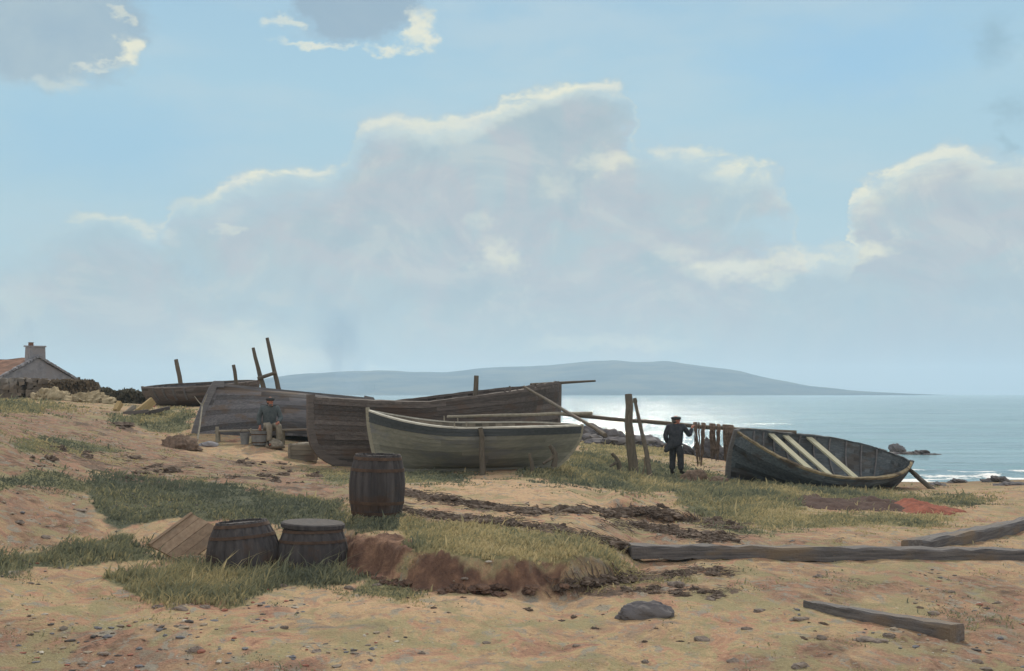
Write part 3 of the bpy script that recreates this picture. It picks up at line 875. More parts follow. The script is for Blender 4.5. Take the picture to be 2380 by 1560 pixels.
# -- the green boat standing in the middle
pG = dict(L=5.161, B=.91, H=1.04, Hb=1.448, Ha=.986, rb=.246, ra=.605)
o = root_at('rowing_boat', 'faded green boat with a dark top strake, propped upright in the middle of the beach', 'boat', -.869, 30.282, 1.0, 3.169, -.05, .018)
build_hull(pG, o, M['green'], M['crate'], 11, .016, top_strake=M['darkstrake'])
stem_post(pG, o, 1, M['palestem'], .08, .09, extra=.06); stem_post(pG, o, -1, M['palestem'], .06, .07, 'stern_post', .03)
keel(pG, o, M['green'], .07, .14)
for sd in (1, -1): gunwale(pG, o, sd, M['sunlit_gunwale'], .05, .03)  # sunlit top edge put into the gunwale colour
for s in (.35, -.02, -.42): thwart(pG, o, s, .84, M['palestem'])
for s, sd in ((.30, -1), (.17, -1), (.19, 1), (.08, 1)):
    mb = MB(); v = hull_off(pG, s, 1, sd, -.02); mb.tube([v, v + Vector((0, 0, .14))], .016, 6); mb.build('thole_pin', M['palepole'], o)
BOAT_G = o

# -- the big tarred boat behind it
pB = dict(L=8.549, B=1.25, H=1.587, Hb=1.713, Ha=2.185, rb=.80, ra=.157, kb=6.0, s0=.327, ea=.93)
o = root_at('fishing_boat', 'large dark tarred fishing boat standing behind the green boat, high end to the right', 'boat', -1.907, 35.259, .93, 3.82, .014, -.01)
build_hull(pB, o, M['tarred'], M['tarred'], 13, .026, .05)
stem_post(pB, o, 1, M['tarred_edge'], .13, .20, extra=.09); stem_post(pB, o, -1, M['tarred_edge'], .12, .14, 'stern_post', .07)
keel(pB, o, M['tarred_edge'], .12, .13)
for sd in (1, -1): gunwale(pB, o, sd, M['tarred_edge'], .09, .06, .008)
q = hull_off(pB, -.12, 1, 1, -.5)
mb = MB(); mb.tube([q - Vector((0, 0, .9)), q + Vector((.02, -.1, .55)) + Vector((-.10, .10, 0))], [.085, .07], 8, jit=.08); mb.build('mast_stump', M['pole'], o)
for s, hh in ((-.30, .12), (-.345, .17), (-.42, .06), (-.50, .08)):
    mb = MB(); v = hull_off(pB, s, 1, 1, -.04); mb.box(v + Vector((0, 0, hh / 2)), (.05, .05, hh), tone=.5, taper=.7); mb.build('timber_head', M['tarred_edge'], o)
for s0_, s1_ in ((-.52, -.60), (-.62, -.98)):     # what is left of the upper rail
    mb = MB(); n = 8
    rows = []
    for k in range(n + 1):
        s = s0_ + (s1_ - s0_) * k / n; v = hull_off(pB, s, 1, 1, .0); g = Vector((0, .03, 0))
        z0 = .04; z1 = .12 + .02 * math.sin(k * 2.3)
        rows.append([v - g + Vector((0, 0, z0)), v - g + Vector((0, 0, z1)), v + g + Vector((0, 0, z1)), v + g + Vector((0, 0, z0))])
    mb.grid(rows, closed=True, tone=.6); mb.add(rows[0], [(0, 1, 2, 3)]); mb.add(rows[-1], [(0, 1, 2, 3)]); mb.build('bulwark_rail', M['tarred_edge'], o)
a = hull_pt(pB, -1, 1, 1)
mb = MB(); mb.tube([a + Vector((1.1, 0, -.02)), a + Vector((.0, 0, .05)), a + Vector((-1.1, 0.45, .12))], [.05, .045, .03], 8, jit=.06); mb.build('bowsprit', M['pole'], o)
BOAT_B = o

# -- the upturned hull on the left
pU = dict(L=5.804, B=1.171, H=1.341, Hb=1.811, Ha=1.584, rb=.482, ra=.507, kb=1.6)
o = root_at('upturned_boat', 'old grey hull turned keel up with a seated man in front of it', 'boat', -6.502, 37.625, 2.828, 3.559, 3.211, -.093)
build_hull(pU, o, M['greyhull'], M['greyhull'], 11, .024, .04)
stem_post(pU, o, 1, M['greystem'], .15, .20, extra=.06); stem_post(pU, o, -1, M['greystem'], .12, .14, 'stern_post')
keel(pU, o, M['greystem'], .10, .07)
for sd in (1, -1): gunwale(pU, o, sd, M['greyhull'], .07, .05)
c = at(470, 942, 35.2)
f = thing('forked_stick', 'thin forked stick leaning against the stem of the upturned grey hull', 'stick', gp(455, 1040))
mb = MB(); w0 = gp(455, 1040)
mb.tube([Vector((0, 0, -.05)), (c - w0) * .5 + Vector((.02, 0, 0)), c - w0], [.03, .026, .022], 6)
mb.build('shaft', M['palepole'], f)
for q_ in ((452, 921), (482, 915)):
    mb = MB(); e = at(*q_, 35.25) - w0; mb.tube([c - w0, (c - w0).lerp(e, .5) + Vector((0, 0, -.02)), e], [.02, .015, .009], 6); mb.build('prong', M['palepole'], f)

# -- the small open boat far left
pS = dict(L=4.3, B=.80, H=.78, Hb=.80, Ha=.82, rb=.55, ra=.5)
g = at(470, 942, 45.5)
o = root_at('rowing_boat', 'dark open boat far left behind the upturned hull, frames showing along its side', 'boat', g.x, g.y, g.z - .03, R(176), -.12, .05)
build_hull(pS, o, M['tarred'], M['greyhull'], 8, .012)
stem_post(pS, o, 1, M['tarred_edge'], .07, .08); stem_post(pS, o, -1, M['tarred_edge'], .07, .08, 'stern_post')
keel(pS, o, M['tarred_edge'])
for sd in (1, -1): gunwale(pS, o, sd, M['tarred_edge'], .05, .045)
for s in (.74, .55, .36, .16):
    rows = []
    for k in range(7):
        h = .45 + .55 * k / 6; a = hull_off(pS, s, h, 1, .008); b = hull_off(pS, s, h, 1, .045); d = Vector((.025, 0, 0)); rows.append([a - d, b - d, b + d, a + d])
    mb = MB(); mb.grid(rows, closed=True); mb.build('rib', M['greystem'], o)

# ------------------------------------------------------------------ poles, posts, spars
def pole(name, label, cat, a, b, r0, r1, m='pole', sag=0, n=7, group=None, jit=.10, seg=8):
    a = Vector(a); b = Vector(b); pts = []; rr = []
    for k in range(n):
        t = k / (n - 1); v = a.lerp(b, t); v.z -= sag * 4 * t * (1 - t)
        v += Vector((rnd.uniform(-1, 1), 0, rnd.uniform(-1, 1))) * r0 * .25
        pts.append(v); rr.append((r0 + (r1 - r0) * t))
    mb = MB(); mb.tube(pts, rr, seg, rnd.random(), jit=jit)
    o = mb.build(name, M[m]); lo = a if a.z < b.z else b
    rebase(o, lo); return tag(o, label, cat, group)


def standing(name, label, cat, top, foot_px, D, r0, r1, m='pole', group=None):
    f = at(*foot_px, D); f.z = min(f.z, 99); tpt = at(*top, D)
    d = (f - tpt).normalized(); g = gz(f.x, f.y)
    f2 = f + d * max(0, (f.z - g + .15) / max(.2, -d.z))
    return pole(name, label, cat, f2, tpt, r0, r1, m, group=group)


standing('post', 'thick weathered post rising behind the small open boat at far left', 'post', (409, 835), (419, 893), 48, .11, .08)
standing('post', 'short thin post behind the upturned hull, left of the two tall joined poles', 'post', (542, 848), (549, 888), 44, .085, .06)
D = 40.0
t0, f0 = at(588, 808, D), at(612, 902, D); t1, f1 = at(621, 785, D), at(648, 910, D)
h = thing('pole_frame', 'two tall leaning poles joined by a crossbar behind the upturned hull', 'frame', (f0.x, D, gz(f0.x, D)))
for tt_, ff in ((t0, f0), (t1, f1)):
    d = (ff - tt_).normalized(); end = ff + d * ((ff.z - gz(ff.x, D) + .1) / -d.z)
    mb = MB(); pts = [end.lerp(tt_, k / 8) + Vector((rnd.uniform(-.012, .012), 0, 0)) - h.location for k in range(9)]
    mb.tube(pts, [.105 - .055 * k / 8 for k in range(9)], 8, jit=.08); mb.build('pole', M['pole'], h)
mb = MB(); mb.tube([at(599, 880, D - .1) - h.location, at(620, 873, D - .1) - h.location, at(642, 866, D - .1) - h.location], [.06, .055, .05], 8, jit=.1); mb.build('crossbar', M['pole'], h)

a = at(1121, 1101, 29.0); a.z = min(a.z, gz(a.x, a.y))
b_ = at(1118, 996, 29.25)
pole('boat_prop', 'upright timber prop standing against the side of the green boat', 'prop', a - Vector((0, 0, .08)), b_, .075, .06, 'pole')
pole('post', 'tall thick leaning post holding the long rail beside the standing man', 'post', gp(1472, 1099) - Vector((0, 0, .15)), at(1459, 915, 34.9), .14, .10)
tp = gp(1512, 1110)
tl = thing('net_pole', 'long thin pole leaning beside the tall post with a rope tail', 'pole', tp)
mb = MB(); e = at(1476, 933, 34.4) - tp; mb.tube([Vector((0, 0, -.1)), e * .33 + Vector((.03, 0, 0)), e * .66 + Vector((.01, 0, 0)), e], [.075, .065, .055, .045], 8, jit=.08); mb.build('shaft', M['pole'], tl)
mb = MB(); mb.tube([e * .985, e + Vector((-.01, 0, .09))], [.07, .05], 8); mb.build('knob', M['pole'], tl)
mb = MB(); pr = [(1497, 1063), (1499, 1080), (1495, 1098), (1486, 1110), (1474, 1121)]
mb.tube([at(x, y, tp.y - .1 - .25 * i / 4) - tp for i, (x, y) in enumerate(pr)], .018, 6); mb.build('rope_tail', M['rope'], tl)

RL, RR = at(1300, 962, 38.0), at(1850, 1006.5, 35.3)
rail = pole('rail_pole', 'long rail pole running from the green boat to the blue-black boat, nets hung on it', 'pole', RR, RL, .062, .060, 'pole', sag=.03, n=14)
pole('oar_shaft', 'long pole lying slantwise across the right end of the green boat', 'pole', at(1218, 899, 33.2), at(1406, 1010, 26.6), .038, .045, 'pole', n=9)
pole('spar', 'slender grey spar lying along the green boat and sticking out at its right end', 'spar', at(1040, 969, 30.9), at(1377, 960, 29.6), .035, .045, 'palepole', n=9)
e0 = at(2106, 1086, 36.0); e1 = gp(2170, 1137)
pole('broken_oar', 'short timber leaning from the end of the blue-black boat down to the beach', 'timber', e1 - Vector((0, 0, .03)), e0, .075, .06, 'pole')

# crooked timbers stuck in the grass (anchor-shaped)
def crook(label, pts, arm, D, rad=.055):
    base = at(*pts[-1], D); base.z = min(base.z, gz(base.x, base.y)); o = thing('crooked_timber', label, 'timber', base, group='crooked timbers by the posts')
    mb = MB(); n = len(pts); mb.tube([at(x, y, base.y) - base - Vector((0, 0, .05 if i == n - 1 else 0)) for i, (x, y) in enumerate(pts)], [rad * (.75 + .5 * i / (n - 1)) for i in range(n)], 8, jit=.12); mb.build('stem', M['pole'], o)
    mb = MB(); mb.tube([at(x, y, base.y - .05 * i) - base for i, (x, y) in enumerate(arm)], [rad * .8, rad * .7, rad * .5], 8, jit=.12); mb.build('arm', M['pole'], o)


crook('crooked forked timber standing in front of the right end of the green boat', [(1277, 1035), (1284, 1044), (1290, 1055), (1291, 1066), (1287, 1080)], [(1289, 1060), (1278, 1068), (1262, 1078)], 29.0, .06)
crook('crooked forked timber in the grass just left of the tall thick post', [(1422, 1054), (1432, 1064), (1438, 1076), (1441, 1092)], [(1437, 1072), (1428, 1078), (1418, 1084)], 33)
standing('peg', 'short thin stake in front of the green boat, left of the crooked timber', 'stake', (1232, 1053), (1236, 1078), 28.9, .05, .04)

# beams and the broken oar in the foreground
def beam(name, label, cat, a, b, w, hgt, m, n=14, rag=.012, w1=None, h1=None, sink=.25):
    a, b = Vector(a), Vector(b); d = (b - a); side = Vector((d.y, -d.x, 0)).normalized() * -1
    rows = []
    for k in range(n + 1):
        t = k / n; c = a.lerp(b, t); z = gz(c.x, c.y)
        base = (1 - t) * gz(a.x, a.y) + t * gz(b.x, b.y)
        ww = w + ((w1 or w) - w) * t; hh = hgt + ((h1 or hgt) - hgt) * t
        j = lambda: rnd.uniform(-rag, rag)
        c.z = base - hh * sink
        s_ = side * ww / 2; up = Vector((0, 0, hh))
        bev = .16
        rows.append([c - s_ + Vector((0, 0, j())), c + s_ + Vector((0, 0, j())), c + s_ + up * (1 - bev) + Vector((0, 0, j())), c + s_ * (1 - bev) + up + Vector((0, 0, j())), c - s_ * (1 - bev) + up + Vector((0, 0, j())), c - s_ + up * (1 - bev) + Vector((0, 0, j()))])
    mb = MB(); mb.grid(rows, closed=True, tones=[[.5, .4, .55, .6, .6, .5]] * n)
    for r_, f_ in ((rows[0], [(5, 4, 3, 2, 1, 0)]), (rows[-1], [(0, 1, 2, 3, 4, 5)])): mb.add(r_, f_, .9)
    o = mb.build(name, M[m]); o_base = rows[0][0].copy()
    # grain runs along the beam: turn the mesh so its local x is the length
    ang = math.atan2(d.y, d.x); o.data.transform(Matrix.Rotation(-ang, 4, 'Z') @ Matrix.Translation(-o_base)); o.location = o_base; o.rotation_euler = (0, 0, ang)
    return tag(o, label, cat)


beam('timber_baulk', 'long squared grey baulk lying level across the sand at right', 'beam', gp(1464, 1292), gp(2480, 1304), .26, .165, 'baulk', rag=.018, sink=.12, n=30)
beam('timber_baulk', 'squared grey baulk slanting back to the right edge behind the level one', 'beam', gp(2120, 1284), gp(2480, 1206), .30, .21, 'baulk', rag=.02, n=24)
ba, bb = gp(1873, 1410), gp(2225, 1492)
beam('broken_post', 'tapered broken oar-like timber lying alone in the near sand at lower right', 'timber', ba, bb, .075, .07, 'baulk', 12, .009, .19, .17, .12)

# ------------------------------------------------------------------ barrels
def barrel(label, base, r, H, mid, tilt=(0, 0), lid=None, seed=0, top_r=None, sink=0):
    o = thing('barrel', label, 'barrel', (base[0], base[1], base[2] - sink), (tilt[0], tilt[1], seed), group='old tarred barrels')
    rr = random.Random(seed); ns = 20; n = ns * 4
    rt = top_r or r
    prof = lambda z: (r + (rt - r) * z) * (1 - .0) + (mid - (r + rt) / 2) * (1 - (2 * z - 1) ** 2)
    mb = MB(); rows = []; st = [rr.random() for _ in range(ns)]; tones = []
    Zs = [k / 14 for k in range(15)]
    for z in Zs:
        row = []
        for k in range(n):
            q = 2 * math.pi * k / n; g = .013 if k % 4 == 0 else 0
            row.append(Vector(((prof(z) - g) * math.cos(q), (prof(z) - g) * math.sin(q), z * H + (rr.uniform(-.004, .004) if z == 1 else 0))))
        rows.append(row)
    rows.append([v * 1 - Vector((v.x * .07, v.y * .07, 0)) for v in rows[-1]])
    rows.append([v - Vector((0, 0, .05)) for v in rows[-1]])
    tones = [[st[k // 4] for k in range(n)] for _ in rows[:-1]]
    mb.grid(rows, tones, closed=True)
    mb.build('staves', M['barrel'], o)
    mb = MB(); mb.lathe([(rt * .92, H - .05), (rt * .92, H - .025)], 28, tone=.3); mb.build('head', M['barrel'], o)
    for z in (.07, .24, .76, .94):
        mb = MB(); p0, p1 = prof(z - .025), prof(z + .025); mb.lathe([(p0 - .01, (z - .025) * H), (p0 + .006, (z - .025) * H), (p1 + .006, (z + .025) * H), (p1 - .01, (z + .025) * H)], 40, cap0=False, cap1=False, tone=.4)
        mb.build('hoop', M['hoop'], o)
    if lid:
        mb = MB(); T = Matrix.Translation(Vector((lid[0], lid[1], H + .02))) @ Euler((lid[2], lid[3], 0)).to_matrix().to_4x4()
        mb.lathe([(lid[4] * .96, -.03), (lid[4], -.02), (lid[4], .02), (lid[4] * .95, .035)], 32, T, tone=.35); mb.build('lid', M['barrel'], o)
    return o


b1 = gp(869, 1203)
barrel('upright tarred barrel standing alone on the turf in front of the green boat', (b1.x, b1.y + .3, gz(b1.x, b1.y + .3)), .315, .83, .372, (0, R(-1.5)), None, 3, .30, .03)
b2 = gp(556, 1322)
barrel('round-shouldered tarred barrel at the left of the pair in the grass', (b2.x, b2.y + .35, gz(b2.x, b2.y + .3)), .40, .70, .43, (R(4), R(-2)), None, 5, .29, .20)
b3 = gp(716, 1322)
barrel('tarred barrel with a flat overhanging lid at the right of the pair in the grass', (b3.x, b3.y + .35, gz(b3.x, b3.y + .3)), .41, .64, .425, (0, R(1)), (.02, 0, R(2), R(-2), .375), 8, .33, .21)

# hatch board on its corner behind the pair of barrels
hb0 = gp(430, 1310)
D = b2.y + .62
P4 = [at(343, 1265, D - .1), at(442, 1192, D + .32), at(560, 1235, D + .40), at(432, 1312, D - .05)]
o = thing('hatch_board', 'bare wooden hatch panel leaning on its corner behind the two barrels', 'board', P4[3])
ux = (P4[1] - P4[0]); vy = (P4[3] - P4[0]); nn = ux.cross(vy).normalized()
if nn.y > 0: nn = -nn
mb = MB()
for k in range(4):
    a0, a1 = k / 4 + .005, (k + 1) / 4 - .005
    q = [P4[0] + vy * a0, P4[0] + vy * a1, P4[0] + vy * a1 + ux, P4[0] + vy * a0 + ux]
    off = nn * (.004 if k % 2 else 0)
    vs = [v + off - P4[3] for v in q] + [v - nn * .03 + off - P4[3] for v in q]
    mb.add(vs, [(0, 1, 2, 3), (7, 6, 5, 4), (0, 4, 5, 1), (1, 5, 6, 2), (2, 6, 7, 3), (3, 7, 4, 0)], rnd.random())
mb.build('boards', M['board'], o)
for e0_, e1_ in ((P4[0], P4[1]), (P4[0] + vy * .94, P4[1] + vy * .94)):
    mb = MB(); w = vy * .06
    q = [e0_, e0_ + w, e1_ + w, e1_]; vs = [v + nn * .03 - P4[3] for v in q] + [v + nn * .004 - P4[3] for v in q]
    mb.add(vs, [(0, 1, 2, 3), (7, 6, 5, 4), (0, 4, 5, 1), (1, 5, 6, 2), (2, 6, 7, 3), (3, 7, 4, 0)], .6); mb.build('batten', M['board'], o)

# ------------------------------------------------------------------ bench and the things round the seated man
BD = 34.7
g0 = at(507, 1036, BD)
bl = at(500, 1000, BD); br = at(724, 996, BD + .35)
gl = gz(bl.x, BD)
o = thing('bench', 'long plank bench under the upturned hull with the man sitting on it', 'bench', (bl.x, BD, gl))
d = br - bl; ang = math.atan2(d.y, d.x); Rb = Matrix.Rotation(ang, 3, 'Z') @ Matrix.Rotation(-math.atan2(d.z, math.hypot(d.x, d.y)), 3, 'Y')
mb = MB(); mb.box((bl + br) / 2 - o.location - Vector((0, 0, .03)), (d.length, .30, .05), Rb, .6, jit=.005); mb.build('seat', M['crate'], o)
for t_ in (.03, .40, .70):
    q = bl.lerp(br, t_) - o.location; gg = gz(q.x + o.location.x, q.y + o.location.y) - o.location.z
    for sy in (-.11, .11):
        mb = MB(); top = q.z + (.10 if t_ < .1 and sy < 0 else -.06); mb.tube([Vector((q.x, q.y + sy, gg - .05)), Vector((q.x, q.y + sy, top))], .05 if sy < 0 else .04, 7, jit=.1); mb.build('leg', M['palepole'], o)
SEATZ = (bl.lerp(br, .57)).z

def tub():
    g = gp(604, 1034); o = thing('tub', 'grey two-handled tub standing in front of the bench left of the man', 'tub', (g.x, BD - .45, gz(g.x, BD - .45)))
    mb = MB(); mb.lathe([(.17, 0), (.18, .02), (.235, .36), (.245, .38), (.225, .38), (.165, .04)], 24, cap1=True); mb.build('staves', M['tin'], o)
    for sx in (-1, 1):
        mb = MB(); mb.box((sx * .235, 0, .40), (.035, .09, .14), None, .7, taper=.8); mb.build('handle', M['palepole'], o)
    for z, r in ((.08, .20), (.30, .232)):
        mb = MB(); mb.lathe([(r - .005, z - .015), (r + .005, z - .015), (r + .007, z + .015), (r - .005, z + .015)], 24, cap0=False, cap1=False); mb.build('hoop', M['hoop'], o)


tub()
g = gp(564, 1036)
o = thing('bucket', 'narrow blue-grey bucket under the left part of the bench', 'bucket', (g.x, BD - .3, gz(g.x, BD - .3)))
mb = MB(); mb.lathe([(.10, 0), (.135, .30), (.14, .31), (.12, .31), (.09, .03)], 20); mb.build('body', M['tin'], o)
mb = MB(); mb.tube([Vector((.135 * math.cos(a_), .0, .31 + .12 * math.sin(a_))) for a_ in [math.pi * k / 8 for k in range(9)]], .007, 5); mb.build('handle', M['hoop'], o)

g = gp(637, 1042)
o = thing('creel', 'round-topped wicker creel on the ground at the man\'s feet', 'basket', g)
mb = MB()
rows = []
for k in range(9):
    ph = math.pi / 2 * k / 8; r = .27 * math.cos(ph) + .004; z = .27 * math.sin(ph)
    rows.append([Vector((r * math.cos(2 * math.pi * j / 24) * (1 + .03 * math.sin(j * 9 + k)), r * .8 * math.sin(2 * math.pi * j / 24), z)) for j in range(24)])
mb.grid(rows, closed=True, tones=[[rnd.random() for _ in range(24)] for _ in range(8)]); mb.build('weave', M['wicker'], o, True)
mb = MB(); mb.lathe([(.285, 0), (.30, .02), (.29, .06), (.27, .06)], 24, Matrix.Diagonal((1, .82, 1, 1)), cap0=False, cap1=False); mb.build('rim', M['rope'], o)

g = gp(700, 1070)
o = thing('crate', 'weathered slatted fish crate with a lumpy cover beside the big boat\'s stem', 'crate', (g.x, g.y + .3, gz(g.x, g.y + .25) - .02), (0, 0, R(6)))
for sx in (0, 1):
    pass
mb = MB()
for k in range(3):
    z = .07 + k * .145
    for sy in (-.24, .24): mb.box((0, sy, z), (.74, .02, .135), None, rnd.random(), jit=.004)
    for sx in (-.37, .37): mb.box((sx, 0, z), (.02, .455, .135), None, rnd.random(), jit=.004)
mb.build('slats', M['crate'], o)
for sx in (-.345, .345):
    for sy in (-.265, .265):
        mb = MB(); mb.box((sx, sy, .22), (.06, .026, .45), None, .8); mb.build('corner_post', M['crate'], o)
mb = MB(); mb.blob((0.03, 0, .39), (.30, .19, .09), 4, 3, .3, 2.0); mb.build('net_fill', M['wicker'], o, True)

g = gp(482, 1037)
mb = MB(); mb.blob((0, 0, 0.02), (.24, .16, .11), 9, 3, .3); o = mb.build('stone', M['stone']); o.location = g; tag(o, 'flat pale stone lying at the left end of the bench', 'stone')
g = gp(420, 1043)
mb = MB(); mb.blob((0, 0, .03), (.50, .35, .27), 13, 4, .35, 2.6); o = mb.build('net_heap', M['net'], None, True); o.location = g; tag(o, 'rounded heap of dark net against the left end of the upturned hull', 'net')

# cloth / net laid out on the grass at right
def laid(name, label, cat, poly, m, hgt, seed, cell=.06):
    pts = [gp(x, y) for x, y in poly]
    xs = [p.x for p in pts]; ys = [p.y for p in pts]
    nx = int((max(xs) - min(xs)) / cell) + 3; ny = int((max(ys) - min(ys)) / (cell * 1.6)) + 3
    gx2, gy2 = np.meshgrid(np.linspace(min(xs) - .05, max(xs) + .05, nx), np.linspace(min(ys) - .05, max(ys) + .05, ny))
    sd = poly_sd(gx2 + .12 * fbm(gx2 * 2, gy2 * 2, seed, 3), gy2 + .12 * fbm(gx2 * 2, gy2 * 2, seed + 1, 3), [(p.x, p.y) for p in pts])
    zz = height(gx2, gy2)
    lift = hgt * sstep(-.02, .30, sd) * np.clip(.6 + 1.5 * fbm(gx2 * 2.6, gy2 * 2.2, seed + 2, 4, .6), .05, 2)
    z2 = np.where(sd > -.02, zz + .015 + lift, zz - .05)
    vs = np.stack([gx2, gy2, z2], -1).reshape(-1, 3); fs = []; tn = []
    for i in range(ny - 1):
        for j in range(nx - 1):
            if max(sd[i, j], sd[i + 1, j], sd[i, j + 1], sd[i + 1, j + 1]) > -.02:
                fs.append((i * nx + j, i * nx + j + 1, (i + 1) * nx + j + 1, (i + 1) * nx + j)); tn.append(rnd.random())
    used = sorted({k for f in fs for k in f}); mp = {k: i for i, k in enumerate(used)}
    mb = MB(); mb.add([vs[k] for k in used], [[mp[k] for k in f] for f in fs], tn)
    o = mb.build(name, M[m], None, True); c = pts[0]; rebase(o, c); return tag(o, label, cat)


laid('fishing_net', 'dark brown fishing net spread on the grass in front of the blue-black boat', 'net', [(1832, 1158), (1930, 1160), (2060, 1166), (2110, 1175), (2120, 1190), (2040, 1189), (1900, 1183), (1865, 1174)], 'darknet', .09, 401)
laid('sail', 'crumpled red sail lying at the right end of the dark net', 'sail', [(2060, 1169), (2130, 1170), (2190, 1178), (2250, 1190), (2210, 1197), (2120, 1194), (2080, 1184)], 'redsail', .11, 411)

# heaps at the foot of the net pole and by the open boat's bow
for (px, py), s, lab, mm, sd in (((1615, 1118), (.34, .28, .26), 'brown mound of tarry net left of the blue-black boat\'s stem', 'net', 21), ((1672, 1122), (.24, .2, .14), 'small brown net bundle touching the blue-black boat\'s stem', 'net', 23)):
    g = gp(px, py); mb = MB(); mb.blob((0, 0, .02), s, sd, 4, .28, 2.4); o = mb.build('net_heap', M[mm], None, True); o.location = g; tag(o, lab, 'net')

# net hanks hung over the rail
def hank(label, px0, px1, pyb, seed, taper=.55):
    rr = random.Random(seed)
    def rl(px):
        ux = (px * K - 512) / F; a = (RL.x - ux * RL.y) / ((RL.x - ux * RL.y) - (RR.x - ux * RR.y)); return RL.lerp(RR, a)
    c = rl((px0 + px1) / 2); mb = MB(); base = c.copy()
    n = int((px1 - px0) * .75) + 5
    for k in range(n):
        px = px0 + (px1 - px0) * (k + rr.random()) / n
        edge = abs((px - px0) / (px1 - px0) - .5) * 2
        if taper > .4 and edge < .35 and rr.random() < .7: continue
        top = rl(px); D = top.y
        yb = pyb - (1 - edge) * 6 - rr.random() * 34 * (1 if rr.random() < .5 else .2)
        mid = (px0 + px1) / 2
        bx = mid + (px - mid) * (1 - taper) + rr.uniform(-2, 2)
        pts = [top + Vector((0, .05, -.02)), top + Vector((0, 0, .065)), top + Vector((0, -.07, -.02))]
        for j in range(1, 7):
            t = j / 6; v = at(px + (bx - px) * t ** 1.3 + rr.uniform(-1.5, 1.5), 0, D - .07 - .05 * rr.random()); yy = top.z + (at(0, yb, D).z - top.z) * t
            pts.append(Vector((v.x, v.y, yy)))
        mb.tube([p - base for p in pts], [.018, .022, .022] + [rr.uniform(.012, .026) for _ in range(5)] + [.006], 5, rr.random(), jit=.3)
    o = mb.build('net_hank', M['net']); o.location = base
    tag(o, label, 'net', 'net hanks hung on the rail')


hank('longest net hank on the rail, next to the standing man\'s hand', 1613, 1639, 1088, 31, .62)
hank('middle net hank hanging on the rail between two others', 1650, 1674, 1074, 32, .45)
hank('net hank hanging on the rail nearest the blue-black boat', 1680, 1704, 1076, 33, .40)

# ------------------------------------------------------------------ people
def skin(name, joints, edges, m, parent, sub=2, root=0, extra=None):
    """joints: list of ((x,y,z), radius or (rx,ry)) grown into one continuous surface"""
    me = bpy.data.meshes.new(name); me.from_pydata([j[0] for j in joints], edges, [])
    o = bpy.data.objects.new(name, me); col.objects.link(o)
    md = o.modifiers.new('skin', 'SKIN'); md.use_smooth_shade = True
    for i, j in enumerate(joints):
        r = j[1]; me.skin_vertices[0].data[i].radius = (r, r) if not hasattr(r, '__len__') else r
        me.skin_vertices[0].data[i].use_root = (i == root)
    sb = o.modifiers.new('sub', 'SUBSURF'); sb.levels = sub; sb.render_levels = sub
    dg = bpy.context.evaluated_depsgraph_get(); ev = o.evaluated_get(dg)
    nm = bpy.data.meshes.new_from_object(ev); o.modifiers.clear(); o.data = nm
    bpy.data.meshes.remove(me); nm.name = name
    nm.materials.clear(); nm.materials.append(m)
    if extra:
        bm = bmesh.new(); bm.from_mesh(nm); extra(bm); bm.to_mesh(nm); bm.free()
    nm.polygons.foreach_set('use_smooth', [True] * len(nm.polygons))
    o.parent = parent
    return o


def chains(*cs):
    """join polylines into a joint list; points given twice are shared"""
    J = []; E = []; idx = {}
    for c in cs:
        prev = None
        for p, r in c:
            k = tuple(round(v, 4) for v in p)
            if k not in idx: idx[k] = len(J); J.append((tuple(p), r))
            if prev is not None and prev != idx[k]: E.append((prev, idx[k]))
            prev = idx[k]
    return J, E


def add_head(bm, c, face, scale=1.0):
    """skull, brow, nose, chin, ears, eye sockets added to the body surface"""
    Rz = Matrix.Rotation(face, 4, 'Z'); T = Matrix.Translation(c) @ Rz
    def ball(loc, s, seg=14):
        r = bmesh.ops.create_uvsphere(bm, u_segments=seg, v_segments=10, radius=1)
        bmesh.ops.transform(bm, matrix=T @ Matrix.Translation(Vector(loc) * scale) @ Matrix.Diagonal((s[0] * scale, s[1] * scale, s[2] * scale, 1)), verts=r['verts'])
    ball((0, .01, .02), (.078, .096, .112)); ball((0, -.03, -.055), (.058, .065, .062))
    ball((0, -.098, -.012), (.015, .022, .030)); ball((0, -.085, -.098), (.026, .022, .02))
    for sx in (-1, 1):
        ball((sx * .080, .015, -.005), (.012, .024, .034)); ball((sx * .032, -.082, .018), (.016, .012, .010))
    ball((0, -.088, -.062), (.026, .012, .009))


def fingers(wrist, d, up, side, rad=.0085, curl=.6, L=.085):
    """palm and five separate finger chains from a wrist, pointing along d"""
    d = Vector(d).normalized(); up = Vector(up); up = (up - d * up.dot(d)).normalized(); lat = d.cross(up) * side
    w = Vector(wrist); out = []; pc = w + d * .05
    out.append([(tuple(w), .028), (tuple(pc), (.040, .020))])
    for i, (o_, l) in enumerate(((-.030, .80), (-.010, .98), (.010, 1.0), (.029, .74))):
        k = pc + lat * o_ * .9 + d * .042; a = d; pts = [(tuple(pc), (.040, .020)), (tuple(k), rad * 1.15)]
        for j in range(3):
            a = (a * math.cos(curl) - up * math.sin(curl)).normalized() if True else a
            k = k + a * L * l * (.45, .32, .23)[j]; pts.append((tuple(k), rad * (1, .92, .8)[j]))
        out.append(pts)
    k = pc - lat * .038 + d * .002; out.append([(tuple(pc), (.040, .020)), (tuple(k), rad * 1.3), (tuple(k - lat * .020 + d * .028 - up * .010), rad * 1.1), (tuple(k - lat * .012 + d * .052 - up * .026), rad * .9)])
    return out


